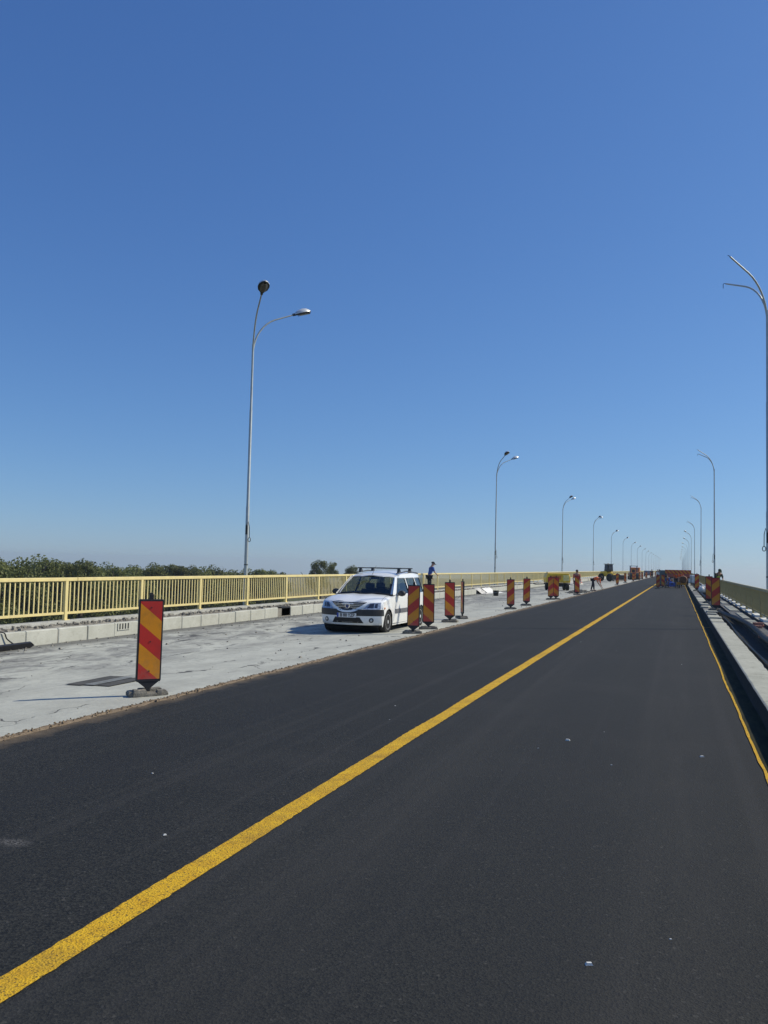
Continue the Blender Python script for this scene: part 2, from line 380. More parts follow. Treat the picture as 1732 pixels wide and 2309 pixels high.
M['lime_cloth'] = simple('lime_vest_cloth', (.42, .55, .06), .8, 0, .2, 10, .3); M['green_cloth'] = simple('dark_green_cloth', (.03, .055, .03), .85)
M['machine_yellow'] = simple('machine_yellow', (.82, .52, .03), .4, 0, .15, 3, .02, .5, (.28, .18, .05))
M['pale_yellow'] = simple('pale_yellow_panel', (.80, .68, .25), .5)
M['machine_orange'] = simple('machine_orange', (.66, .20, .025), .4, 0, .2, 3, .02, .5, (.25, .10, .04))
M['machine_dark'] = simple('machine_dark', (.025, .027, .03), .5, .2)
M['blue_plastic'] = simple('blue_plastic', (.015, .08, .40), .4)
M['sack'] = simple('white_sack_cloth', (.80, .79, .75), .8, 0, .2, 5, .3); M['tarp'] = simple('crumpled_pale_sheet', (.60, .58, .54), .7, 0, .35, 6, .4)
M['brick'] = simple('pink_brick', (.45, .22, .17), .85, 0, .25, 12, .5)
M['cone'] = simple('cone_orange', (.75, .12, .02), .5); M['white'] = simple('white_band', (.75, .75, .73), .5)
M['grey_green'] = simple('grey_green_steel', (.15, .19, .18), .6, 0, .2, 3, .02, .4, (.12, .09, .06)); M['sand'] = m_concrete('pale_sand', (.50, .47, .40), (.62, .60, .53), (.36, .33, .27), .5, 3, .6)
M['grey_car'] = m_paint('dark_far_car_paint', (.06, .065, .08))

# ------------------------------------------------------------------ ground shape of the bridge
XL_KERB, X_ASPH, X_RK = -12.35, -5.75, 0.90
Y0, Y1 = -12.0, 760.0
def deck_z(x): return max(-.172, -.06 + (x + 5.7)*.035)
def nz(x, y, z=0): return noise.noise(Vector((x, y, z)))

# terrain
mb = MB(); rows = []
def terr(x, y):
    t_ = max(0, min(1, (-x-50)/170)); t_ = t_*t_*(3-2*t_)              # the left bank lies a little higher
    return -12.0 - y*(.023*(1-t_)+.0125*t_)
xs = [-3300, -2000, -1000, -500, -300, -220, -190, -160, -135, -110, -85, -50, 0, 60, 120, 250, 500, 1000, 2000, 3300]
ys = [-600, -200, 0, 60, 120, 200, 300, 450, 700, 1100, 1500, 2000, 3000, 3900]
for y in ys: rows.append([(x, y, terr(x, y)) for x in xs])
mb.grid(rows); tag(mb.build('ground', M['terrain']), 'flat green and brown flood plain far below the bridge', kind='structure')

# asphalt carriageway with a ragged left rim and real thickness
def ystep(y): return .07 if y < 30 else (.2 if y < 60 else (1.0 if y < 160 else 10.0))
def yrange(a=Y0, b=Y1):
    y = a; r_ = []
    while y < b: r_.append(y); y += ystep(max(y, 0)) if y > 4 else .5
    r_.append(b); return r_
YS = yrange()
def rim(y): return X_ASPH + .035*nz(0, y*1.3) + .028*nz(4, y*5.5) + .05*nz(8, y*.35)
mb = MB()
mb.grid([[(rim(y), y, -.075), (rim(y)+.012, y, -.012+.006*nz(1, y*9)), (rim(y)+.06, y, 0), (X_RK+.02, y, 0)] for y in YS])
tag(mb.build('road', M['asphalt'], recalc=False), 'freshly laid dark asphalt carriageway of the bridge', kind='structure')
# milled bare deck
mb = MB()
mb.grid([[(x, y, deck_z(x)+.006*nz(x*2, y*1.2)) for x in (XL_KERB-.1, -11.6, -10.8, -10, -9.2, -8.4, -7.6, -6.8, -6.2, -5.4)] for y in YS[::2]+[Y1]])
tag(mb.build('bridge_deck', M['deck'], recalc=False), 'bare pale concrete deck stripped of its asphalt', kind='structure')
# brown crumbs along the asphalt rim
mb = MB()
mb.grid([[(rim(y)-.16-.06*abs(nz(3, y*2.1)), y, -.068), (rim(y)-.06+.02*nz(5, y*6), y, -.03+.02*nz(2, y*8)), (rim(y)-.015+.012*nz(9, y*11), y, .010+.010*nz(6, y*9)), (rim(y)+.035+.015*nz(12, y*6), y, .012+.008*nz(16, y*12)), (rim(y)+.085+.035*nz(7, y*3)+.02*nz(7, y*10), y, .0015)] for y in YS])
tag(mb.build('debris_strip', M['dust'], recalc=False), 'brown ragged strip of milling dust along the asphalt edge', kind='structure')
mb = MB(); rnd = random.Random(3)
for i in range(4200):
    y = 2 + 70*rnd.random()**1.7; x = rim(y) + rnd.gauss(0, .05); s_ = .003 + .008*rnd.random()**2
    if x > rim(y)+.22: continue
    zb = .004 if x > rim(y)+.08 else (.014 if x > rim(y)-.03 else (-.04 if x > rim(y)-.12 else deck_z(x)+.002))
    mb.box((x, y, zb+s_*.4), (s_*2*(.6+rnd.random()), s_*2*(.6+rnd.random()), s_*1.3), rot=Matrix.Rotation(rnd.random()*3, 3, 'Z'), taper=.6)
tag(mb.build('debris_crumbs', M['dust']), 'loose asphalt crumbs lying along the ragged rim', kind='stuff')
mb = MB()
for (x, y, s_) in [(-.35, 3.75, .014), (-1.12, 2.9, .014), (.2, 8.2, .016), (-1.0, 8.4, .02), (-2.9, 4.5, .01), (.05, 2.45, .008)] + [(rnd.uniform(-5.4, .5), rnd.uniform(1.6, 22), rnd.uniform(.003, .008)) for _ in range(12)]:
    mb.box((x, y, s_*.3), (s_*2.4, s_*1.3, s_*.8), rot=Matrix.Rotation(rnd.random()*.8, 3, 'Z'), taper=.6)
tag(mb.build('road_grit', M['white_block']), 'few pale grit chips scattered on the dark asphalt', kind='stuff')
# deck crumbs on the concrete
mb = MB()
for i in range(1500):
    y = rnd.uniform(6, 75); x = -12.3 + abs(rnd.gauss(0, .35)) if rnd.random() < .75 else rnd.uniform(-12, -6.2); s_ = .006+.022*rnd.random()**3
    mb.box((x, y, deck_z(x)+s_*.5), (s_*2, s_*1.6, s_*1.3), rot=Matrix.Rotation(rnd.random()*3, 3, 'Z'), taper=.6)
tag(mb.build('deck_rubble', M['rubble']), 'small rubble crumbs along the foot of the left kerb', kind='stuff')

mb = MB()
for i in range(2600):
    y = 9+75*rnd.random()**1.5; x = -12.80+rnd.gauss(0, .13); s_ = .008+.034*rnd.random()**2.2
    if not -13.12 < x < -12.52: continue
    mb.box((x, y, .14+s_*.45), (s_*2.2, s_*1.8, s_*1.3), rot=Matrix.Rotation(rnd.random()*3, 3, 'Z') @ Matrix.Rotation(rnd.random()*.6, 3, 'X'), taper=.65)
tag(mb.build('footway_rubble', M['rubble']), 'broken lumps of old concrete on the left footway fill', kind='stuff')

# markings
mb = MB()
mb.grid([[(-2.505+.012*nz(1, y*.8)+.010*nz(2, y*14), y, .004), (-2.355+.010*nz(6, y*.7)+.010*nz(5, y*15), y, .004)] for y in [a*.05 for a in range(-40, 900)]+[a*1.0 for a in range(45, 420)]])
tag(mb.build('centre_line', M['yellow_line'], recalc=False), 'continuous worn yellow line down the middle of the asphalt', kind='structure')
def wob(y): return .668 + .017*nz(3, y*.33) + .008*nz(7, y*1.1)
mb = MB()
mb.grid([[(wob(y)-.013-.007*nz(9, y*3), y, .008), (wob(y)+.013+.007*nz(11, y*3.3), y, .008)] for y in [a*.12 for a in range(0, 260)]+[a*1.0 for a in range(32, 160)]])
mb.poly([(.67, 26.60, .009), (.88, 26.66, .009), (.88, 26.72, .009), (.67, 26.66, .009)])
tag(mb.build('edge_line', M['yellow_line'], recalc=False), 'thin wavering yellow line sprayed beside the right kerb', kind='structure')
mb = MB(); mb.grid([[(wob(y)+.01, y, .004), (X_RK+.01, y, .004)] for y in [a*.12 for a in range(-10, 260)]+[a*1.0 for a in range(32, 420)]])
tag(mb.build('gutter', M['gutter'], recalc=False), 'dark oily gutter strip between the thin yellow line and the kerb', kind='structure')

# old repair patch beside the nearest beacon
mb = MB()
for i, (a, b) in enumerate([((-8.10, 9.92), (-7.80, 10.92)), ((-7.80, 9.94), (-7.60, 10.90)), ((-7.60, 9.93), (-7.34, 10.96))]):
    dz = .013 if i != 1 else .018
    mb.poly([(px_, py_, deck_z(px_)+dz) for px_, py_ in ((a[0], a[1]+.03*nz(i, 2)), (b[0]-.004, a[1]-.02), (b[0]-.01, b[1]+.04*nz(i, 5)), (a[0]+.004, b[1]))], 0 if i != 1 else 1)
M['patch'] = m_concrete('old_bitumen_patch', (.060, .058, .052), (.10, .098, .09), (.03, .03, .028), .5, 3)
M['patch_mid'] = m_concrete('grey_patch', (.16, .17, .165), (.23, .24, .235), (.08, .08, .078), .5, 3)
o = mb.build('repair_patch', [M['patch'], M['patch_mid']], recalc=False); tag(o, 'dark square repair patch with pale middle strip in the concrete deck', kind='structure')

# ------------------------------------------------------------------ left kerb, footway, railing
lk = MB(); lk.grid([[(XL_KERB-.26, y, .10), (XL_KERB-.02, y, .10), (XL_KERB-.02, y, -.22)] for y in (Y0, 55, 58, Y1)])
lkerb = tag(lk.build('left_kerb', M['rubble'], recalc=False), 'pale kerb of concrete blocks along the stripped deck', kind='structure')
stone = MB().box((0, 0, 0), (.15, .935, .315)).mesh('kerb_stone', M['kerb'], bevel=.012)
stone_b = MB().box((0, 0, 0), (.15, .935, .33)).mesh('kerb_stone', M['kerb'], bevel=.02)
y = 5.36
while y < 92:
    if not (25.55 < y+.47 < 26.3 or 54.6 < y+.47 < 57.6):
        inst('kerb_stone', stone if rnd.random() < .7 else stone_b, lkerb, (XL_KERB-.075+rnd.uniform(-.006, .006), y+.47, .135-.315/2-.004+rnd.uniform(-.005, .005)), (rnd.uniform(-.004, .004), 0, rnd.uniform(-.004, .004)))
    y += .950
lk = MB(); lk.box((XL_KERB-.075, (y+Y1)/2, -.02), (.15, Y1-y, .31)).box((XL_KERB-.075, (Y0+5.3)/2, -.02), (.15, 5.3-Y0, .31))
lk.build('kerb_run', M['kerb'], lkerb)
# drain inlet plate with four slots and the open void
mb = MB().box((XL_KERB+.008, 17.09, .04), (.014, .46, .17)); pl = mb.build('drain_plate', M['kerb'], lkerb)
for k in range(4):
    MB().box((XL_KERB+.018, 16.93+k*.105, .045), (.008, .035, .13)).build('drain_slot', M['cable'], pl)
MB().box((XL_KERB-.12, 25.93, .0), (.2, .66, .29)).build('void_dark', M['cable'], lkerb)  # black box puts the shade inside the open void into colour
# footway fill + ledge
fxs = (XL_KERB-.12, -12.55, -12.62, -12.70, -12.78, -12.85, -12.92, -13.0, -13.08)
mb = MB(); fy = [a*.15 for a in range(20, 480)]+[a*2.0 for a in range(36, 381)]
mb.grid([[(x, y, .13 + (.040*nz(x*5, y*2.2)+.030*nz(x*14, y*8) if -13.06 < x < -12.5 else .0)) for x in fxs] for y in fy])
tag(mb.build('footway', M['rubble'], recalc=False), 'rough unfinished footway fill behind the left kerb', kind='structure')
mb = MB()
mb.grid([[(-13.02+.03*nz(0, y*1.8)+.02*nz(2, y*6), y, .10), (-13.03+.03*nz(0, y*1.8)+.02*nz(4, y*7), y, .185+.01*nz(3, y*4)), (-13.10, y, .205), (-13.285, y, .205), (-13.285, y, -1.3)] for y in fy])
tag(mb.build('edge_beam', M['ledge'], recalc=False), 'chipped concrete edge beam carrying the left railing', kind='structure')
mb = MB().box((-6.2, (Y0+Y1)/2, -.75), (14.3, Y1-Y0, 1.1)).box((-6.0, (Y0+Y1)/2, -2.2), (9, Y1-Y0, 1.8))
tag(mb.build('bridge_girder', M['underside']), 'concrete box girder under the bridge deck', kind='structure')

def railing(X, zb, ztop, name, label, sgn, ybars0, post_y0=16.06, pm='cream'):
    root = empty(name, (X, 0, 0)); tag(root, label, 'railing')
    P = 2.885; h = ztop-zb
    post = MB().box((0, 0, (h-.08)/2), (.075, .10, h-.08)).mesh('post', M[pm], bevel=.006)
    foot = MB().box((0, 0, .008), (.15, .17, .016)).mesh('base_plate', M[pm])
    ys_ = []; k = -9
    while post_y0+k*P < Y1-10: ys_.append(post_y0+k*P); k += 1
    for y in ys_:
        p = inst('post', post, root, (0, y, zb), (rnd.uniform(-.003, .003), 0, 0))
        if 10 < y < 60: inst('base_plate', foot, p, (0, 0, .001))
    top = MB().box((0, 0, 0), (.085, P*3-.008, .085)).mesh('top_rail', M[pm], bevel=.010)
    for i in range(0, len(ys_)-3, 3):
        inst('top_rail', top, root, (0, ys_[i]+P*1.5+P*.12, ztop-.0425+rnd.uniform(-.003, .003)))
    bot = MB().box((0, 0, 0), (.045, P-.104, .055)).mesh('bottom_rail', M[pm])
    zbr = zb+.16
    for i in range(len(ys_)-1): inst('bottom_rail', bot, root, (0, ys_[i]+P/2, zbr))
    zt, z0 = ztop-.085, zbr+.0275
    bar = MB().box((0, 0, 0), (.018, .030, zt-z0)).mesh('baluster', M[pm])
    rest = MB(); cnt = 0
    for i in range(len(ys_)-1):
        for k in range(1, 20):
            y = ys_[i]+P*k/20
            if y > ybars0 and cnt < 300:
                inst('baluster', bar, root, (0, y, (zt+z0)/2), (rnd.uniform(-.006, .006), 0, 0)); cnt += 1
            else: rest.box((0, y, (zt+z0)/2), (.018, .030, zt-z0))
    o = rest.build('baluster_run', M[pm], root, recalc=False); o['kind'] = 'stuff'
    return root
railing(-13.2, .205, 1.172, 'left_railing', 'cream painted steel railing along the left edge above the pale kerb', 1, 13.6)
railing(2.36, .245, 1.16, 'right_railing', 'cream steel railing in shade along the right edge of the bridge', -1, 15.5, 16.6, 'cream_shaded')

# ------------------------------------------------------------------ right kerb and walkway
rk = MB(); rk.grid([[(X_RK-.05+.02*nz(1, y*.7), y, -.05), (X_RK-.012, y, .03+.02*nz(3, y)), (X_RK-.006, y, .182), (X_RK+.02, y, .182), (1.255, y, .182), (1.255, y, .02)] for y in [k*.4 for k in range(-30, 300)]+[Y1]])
rkerb = tag(rk.build('right_kerb', M['membrane_and_shade'], recalc=False), 'right kerb with dark shaded face and pale top', kind='structure')
y = 0.0
rr = random.Random(5)
while y < 120:
    L = 2.6 if y < 26 else 1.9
    if y < 26.4 and y+L > 26.4: L = 26.42-y
    far = y > 26.3
    m_ = M['rkerb'] if not far else (M['walkway'] if rr.random() < .62 else M['rkerb'])
    s_ = MB()
    n = 14; w0 = X_RK; w1 = 1.27
    s_.grid([[(w0+.003, t_*(L-.012)/n, .10), (w0-.003+.006*nz(5, (y+t_*L/n)*2), t_*(L-.012)/n, .190), (w0+.014+.012*nz(5, (y+t_*L/n)*2), t_*(L-.012)/n, .200), (w1-.02+.022*nz(2, (y+t_*L/n)*1.3)+.012*nz(8, (y+t_*L/n)*4), t_*(L-.012)/n, .200), (w1+.02*nz(2, (y+t_*L/n)*1.3)+.012*nz(8, (y+t_*L/n)*4), t_*(L-.012)/n, .0)] for t_ in range(n+1)])
    o = s_.build('kerb_slab', m_, rkerb); o.location = (0, y, rr.uniform(-.006, .006) if far else 0)
    y += L + (.09 if (abs(y+L-26.42) < .01) else (.03 if far and rr.random() < .3 else 0))
MB().box((1.09, (y+Y1)/2, .07), (.38, Y1-y, .26)).build('kerb_run', M['walkway'], rkerb)
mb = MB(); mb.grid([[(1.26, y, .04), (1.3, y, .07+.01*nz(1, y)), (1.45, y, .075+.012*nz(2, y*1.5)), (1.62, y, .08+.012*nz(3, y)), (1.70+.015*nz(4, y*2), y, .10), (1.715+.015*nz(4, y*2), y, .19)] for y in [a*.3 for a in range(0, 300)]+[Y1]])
tag(mb.build('drain_channel', M['membrane_and_shade'], recalc=False), 'black bitumen lined trough between kerb and walkway', kind='structure')
mb = MB(); mb.grid([[(1.70+.015*nz(4, y*2), y, .195), (1.9, y, .2+.006*nz(5, y)), (2.16, y, .2)] for y in [a*.3 for a in range(0, 300)]+[Y1]])
wk = tag(mb.build('walkway', M['walkway'], recalc=False), 'narrow grey walkway beside the right railing', kind='structure')
for (a, b, x0, x1) in [(25.2, 27.6, 1.86, 2.14), (28.6, 32.2, 1.88, 2.10), (34, 38.5, 1.8, 2.12), (41, 44, 1.85, 2.1), (48, 55, 1.8, 2.12), (60, 70, 1.8, 2.12)]:
    MB().box(((x0+x1)/2, (a+b)/2, .212), (x1-x0, b-a, .03)).build('concrete_slab', M['rkerb'], wk, bevel=.006)
mb = MB().box((2.20, (Y0+Y1)/2, .15), (.08, Y1-Y0, .20)); tag(mb.build('inner_upstand', M['membrane_and_shade'], bevel=.008), 'upstand at the foot of the right railing, its shade painted dark', kind='structure')  # step shadow put into a near-black colour
eb = MB().box((2.43, (Y0+Y1)/2, -.43), (.38, Y1-Y0, 1.30)).build('right_edge_beam', M['underside']); tag(eb, 'concrete edge beam under the right railing', kind='structure')
blk = MB().box((0, 0, 0), (.30, 1.25, .07), taper=.98).mesh('white_block', M['white_block'], bevel=.008)  # sunlit stretches of the edge beam, put into separate white blocks
for k in range(0, 40):
    inst('white_block', blk, eb, (2.44, 16.6+2.885*(k-1)+2.885*.5+.62, .257))

# ------------------------------------------------------------------ directional beacons
def clip(poly, a, b, c):                     # keep a*x+b*z<=c
    out_ = []
    for i in range(len(poly)):
        p, q = poly[i], poly[(i+1) % len(poly)]; dp = a*p[0]+b*p[1]-c; dq = a*q[0]+b*q[1]-c
        if dp <= 0: out_.append(p)
        if (dp < 0 < dq) or (dq < 0 < dp):
            t_ = dp/(dp-dq); out_.append((p[0]+(q[0]-p[0])*t_, p[1]+(q[1]-p[1])*t_))
    return out_
def beacon(direction):
    """panel faces local -Y; direction +1: stripes fall to the viewer's right, -1: they rise to the right"""
    root = empty('direction_beacon')
    w, z0, z1 = .142, .205, 1.185
    fr = MB().prism([(-w-.014, z0-.015), (-w-.002, z0-.035), (w+.002, z0-.035), (w+.014, z0-.015), (w+.014, z1+.014), (w+.004, z1+.026), (-w-.004, z1+.026), (-w-.014, z1+.014)], -.022, .022)
    f_ = fr.build('panel', M['black_frame'], root, bevel=.004)
    for side in (-1, 1):
        fc = MB(); rect = [(-w+.006, z0), (w-.006, z0), (w-.006, z1), (-w+.006, z1)]
        T, s_ = .500, .84*direction*(1 if side == -1 else -1)
        for k in range(-2, 6):
            for half in (0, 1):
                lo = z1-.02-T*k-half*T/2; hi = lo + T/2 if True else 0
                p_ = clip(rect, -s_, -1.0, -(lo) + s_*0.0 + 0.118*abs(s_)/.84)      # z + s x >= lo
                if len(p_) > 2: p_ = clip(p_, s_, 1.0, hi - 0.118*abs(s_)/.84)
                if len(p_) > 2: fc.poly([(a, side*.0245, b) for a, b in p_], half)
        fc.build('striped_face', [M['red'], M['amber']], f_)
        for bx, bz in ((0, z0+.10), (0, (z0+z1)/2-.02), (0, z1-.08)):
            MB().lathe([(side*.024, .009), (side*.031, .009)], 'y', (bx, 0, bz), 8).build('bolt', M['machine_dark'], f_)
    MB().prism([(-w+.012, z0-.035), (w-.012, z0-.035), (.03, z0-.115), (-.03, z0-.115)], -.016, .016).build('tip', M['black_frame'], root, bevel=.003)
    MB().box((0, 0, .055), (.05, .035, .11)).build('stub', M['machine_dark'], root)
    MB().box((0, 0, z1+.058), (.055, .04, .066)).box((0, 0, z1+.098), (.042, .034, .02)).build('handle', M['black_frame'], root, bevel=.006)
    return root
base_m = []
for v in range(3):
    r_ = random.Random(v+11); s_ = MB(); lobes = [(-.15, .0, .11, .13, .060), (.15, .01, .11, .13, .058), (0, .05, .13, .10, .050), (0, -.06, .12, .09, .048), (-.11, -.07, .10, .08, .085), (.10, .06, .10, .08, .085), (.16, -.07, .07, .06, .075), (-.05, .08, .07, .05, .085)]
    for (cx, cy, rx, ry, h_) in lobes:
        rows = []
        for zz, sc in ((0, 1.0), (h_*.55, 1.02), (h_*.93, .90), (h_, .0)):
            rows.append([(cx+rx*sc*max(-.82, min(.82, 1.2*math.cos(a)))*(1+.12*nz(v*3+cx*9, a*1.3)), cy+ry*sc*max(-.82, min(.82, 1.2*math.sin(a)))*(1+.12*nz(v*5+cy*9, a*1.7)), zz+.006*r_.uniform(-1, 1) if sc else zz) for a in [2*math.pi*(k % 16)/16 for k in range(17)]])
        s_.grid(rows)
    base_m.append(s_.mesh('base', M['base'], merge=.0003))
pro = {1: beacon(1), -1: beacon(-1)}
first = {1: True, -1: True}
bi = 0
def place_beacon(x, y, z, d, yaw, label, group='red and amber direction beacons along the works', base=True):
    global bi
    o = pro[d] if first[d] else copy_tree(pro[d]); first[d] = False
    for ch in list(o.children):
        if ch.name.startswith('base'): pass
    o.location = (x, y, z); o.rotation_euler = (0, R(rnd.uniform(-.8, .8)), R(yaw))
    b = inst('base', base_m[bi % 3], o, (rnd.uniform(-.03, .03), rnd.uniform(-.02, .02), 0), (0, 0, rnd.uniform(-.25, .25))); bi += 1
    if not base: b.scale = (.8, .8, 1)
    tag(o, label, 'beacon', group); return o
BZ = deck_z(-6.3)
BE = [(-6.36, 9.35, 1, 47, 'nearest and largest beacon, stripes falling right, alone on the concrete'),
      (-6.28, 20.55, -1, 8, 'left beacon of the pair right of the white car, stripes rising right'),
      (-6.36, 22.2, 1, 12, 'right beacon of the pair right of the white car, stripes falling right'),
      (-6.6, 25.4, 1, 10, 'beacon with falling stripes just left of the edge-on beacon'),
      (-6.7, 27.4, 1, -62, 'beacon seen almost edge-on, turned sideways behind the car'),
      (-6.45, 34.6, -1, 10, 'beacon with rising stripes in front of the crumpled sheet and bucket'),
      (-6.45, 38.4, -1, 8, 'beacon with rising stripes midway between the bucket and the yellow compressor'),
      (-6.50, 46.5, -1, 5, 'left beacon of the arrow pair before the yellow compressor'),
      (-6.28, 46.9, 1, 5, 'right beacon of the arrow pair before the yellow compressor'),
      (-6.15, 56.0, 1, 10, 'beacon directly in front of the worker in faded red'),
      (-6.15, 94.0, -1, 20, 'far beacon beside the wheel loader, left of two'),
      (-6.35, 112., 1, 20, 'far beacon between the wheel loader and the orange roller'),
      (-6.10, 127., 1, 5, 'far beacon in front of the orange roller')]
for x, y, d, a, lb in BE: place_beacon(x, y, BZ, d, a, lb)
far_names = ['first', 'second', 'third', 'fourth', 'fifth', 'sixth', 'seventh', 'eighth', 'ninth', 'tenth', 'eleventh', 'twelfth', 'thirteenth', 'fourteenth', 'fifteenth', 'sixteenth', 'seventeenth', 'eighteenth']
for i, (x, y) in enumerate([(-6.6, 143), (-6.1, 148), (-6.8, 153), (-6.15, 160), (-6.5, 168), (-6.1, 178), (-6.4, 190), (-6.1, 206), (-6.2, 226), (-6.1, 250)]):
    place_beacon(x, y, BZ, 1 if i % 2 else -1, 8, '%s tiny beacon in the dense far row beyond the orange roller' % far_names[i])
place_beacon(1.30, 33.7, .205, -1, 2, 'nearer beacon of the arrow pair on the right kerb, rising stripes')
place_beacon(1.31, 41.3, .205, 1, 2, 'farther beacon of the arrow pair on the right kerb, falling stripes')
place_beacon(1.25, 65.5, .205, -1, 5, 'beacon on the right kerb behind the white sacks')
place_beacon(-1.68, 77.7, .0, -1, 8, 'beacon on the yellow line at the left end of the road closure')
place_beacon(-1.35, 82.5, .0, 1, 12, 'second beacon at the left end of the road closure, slightly behind')

# ------------------------------------------------------------------ lamp posts
def lamp_head(root, tip, dirv, dark=False):
    """cobra head, local +X along dirv"""
    d = Vector(dirv).normalized(); up = Vector((0, 0, 1)); side = up.cross(d).normalized(); up = d.cross(side)
    def P(a, b, c): return tuple(Vector(tip)+d*a+side*b+up*c)
    s_ = MB(); rows = []
    prof = [(-.02, .035, .03, .03), (.05, .08, .07, .03), (.15, .15, .12, .035), (.32, .185, .155, .04), (.46, .17, .135, .04), (.58, .10, .07, .035), (.63, .02, .02, .02)]
    for (a, w, hu, hd) in prof:
        row = []
        for k in range(9):
            an = math.pi*k/8; row.append(P(a, w*math.cos(an), hu*math.sin(an)))
        rows.append(row)
    s_.grid(rows); h = s_.build('lamp_head', M['lampshell'], root, smooth=60)
    u = MB(); u.grid([[P(a, w, 0), P(a, w*.5, -hd), P(a, -w*.5, -hd), P(a, -w, 0)] for (a, w, hu, hd) in prof]); u.build('lamp_underside', M['pole_dark'], h)
    b = MB(); b.grid([[P(a, w*.62, -.042), P(a, w*.3, -.075), P(a, -w*.3, -.075), P(a, -w*.62, -.042)] for (a, w, hu, hd) in prof[2:6]]); b.build('lamp_glass', M['lampglass'], h)
    MB().tube([P(-.07, 0, 0), P(.04, 0, 0)], .045, 8).build('collar', M['pole_dark'], h)
ARC = [(0.0, 0.0)]
for k in range(56):
    ph_ = R(70)*min(1, (k+.5)/56/.66); ARC.append((ARC[-1][0]+math.sin(ph_), ARC[-1][1]+math.cos(ph_)))
ARC = [(q/ARC[-1][0], z_/ARC[-1][1]) for q, z_ in ARC[::4]]
def lamp(sgn, heads, top=9.86, cables=True):
    """sgn +1: arms reach to +X"""
    root = empty('lamp_post'); fork = top-1.25
    s_ = MB().tube([(0, 0, -.3), (0, 0, 1.6), (0, 0, 3.2), (0, 0, 3.22), (0, 0, 6.4), (0, 0, 6.42), (0, 0, fork)], [.062, .060, .058, .050, .046, .040, .036], 12)
    s_.build('pole', M['pole'], root, smooth=35)
    for i, b in enumerate((-1.30, 1.12)):
        a = .95 if sgn > 0 else 1.08; pts = []
        # quarter-like curve: rises then bends out towards the carriageway, flattening at the tip
        for k in range(15):
            t_ = k/14
            q, zz = ARC[k]
            pts.append((sgn*a*q, b*q, fork-.35+(top-fork+.35)*zz))
        ar = MB().tube(pts, [.030-.007*k/14 for k in range(15)], 8).build('arm', M['pole'], root, smooth=60)
        tv = Vector(pts[-1])-Vector(pts[-3])
        if heads[i]: lamp_head(ar, pts[-1], (tv.x, tv.y, tv.z*.8))
        elif i == 0 or True:
            t0 = Vector(pts[-1]); dv = tv.normalized()
            MB().tube([t0, t0+dv*.08, t0+dv*.11+Vector((0, 0, -.03)), t0+dv*.11+Vector((0, 0, -.16 if i else -.02))], .009, 5).build('wire_end', M['cable'], ar)
    if cables:
        cx = sgn*.065
        MB().box((sgn*.01, -.058, 2.45), (.07, .02, .30)).build('hatch', M['pole_dark'], root)
        MB().tube([(.02*sgn, -.1, 2.6), (cx*1.2, -.09, 2.72), (cx*1.75, -.06, 2.55), (cx*1.8, -.05, 2.2)], [.012]*4, 6).tube([(cx*1.8+.045*math.sin(t_), -.05, 2.13+.07*math.cos(t_)) for t_ in [k*.45 for k in range(15)]], .012, 5).build('cable', M['cable'], root)
        for z_ in (.9, 1.3): MB().lathe([(z_, .066), (z_+.03, .066)], 'z', (0, 0, 0), 12).build('clamp', M['pole_dark'], root)
    return root
ordn = ['nearest'] + far_names[1:]
def lamps(X, sgn, protos, ys_, side):
    used_ = set()
    for i, y in enumerate(ys_):
        p = protos[i] if i < len(protos) else protos[-1]
        o = p if id(p) not in used_ else copy_tree(p); used_.add(id(p))
        o.location = (X, y, .2); o.rotation_euler = (R(rnd.uniform(-.25, .25)), R(rnd.uniform(-.2, .2)), R(rnd.uniform(-3, 3)))
        if i == 0: o.rotation_euler = (0, 0, 0)
        extra = {0: 'with hanging cable coil', 1: 'small', 2: 'small'}.get(i, 'thin')
        h = ['tall', 'tall'][0] if i == 0 else extra
        tag(o, '%s lamp post in the row behind the %s railing%s' % (ordn[i], side, ', with hanging cable coil' if i == 0 else (', twin arms visible' if i < 3 else ', thin in the distance')), 'lamp post', 'twin arm lamp posts along the %s railing' % side)
la, lb_, lc = lamp(1, (True, True)), lamp(1, (True, True)), lamp(1, (True, True), top=9.35, cables=False)
lamps(-13.34, 1, [la, lb_, copy_tree(lb_), copy_tree(lb_), lc], [24.85+40.0*k for k in range(17)], 'left')
ra, rb = lamp(-1, (False, False), top=10.42), lamp(-1, (False, False), top=10.1)
rc, rd = lamp(-1, (True, False), top=9.35, cables=False), lamp(-1, (False, False), top=9.35, cables=False)
lamps(2.462, -1, [ra, rb, copy_tree(rb), rd, rc], [27.0]+[25.9+40.0*k for k in range(1, 17)], 'right')

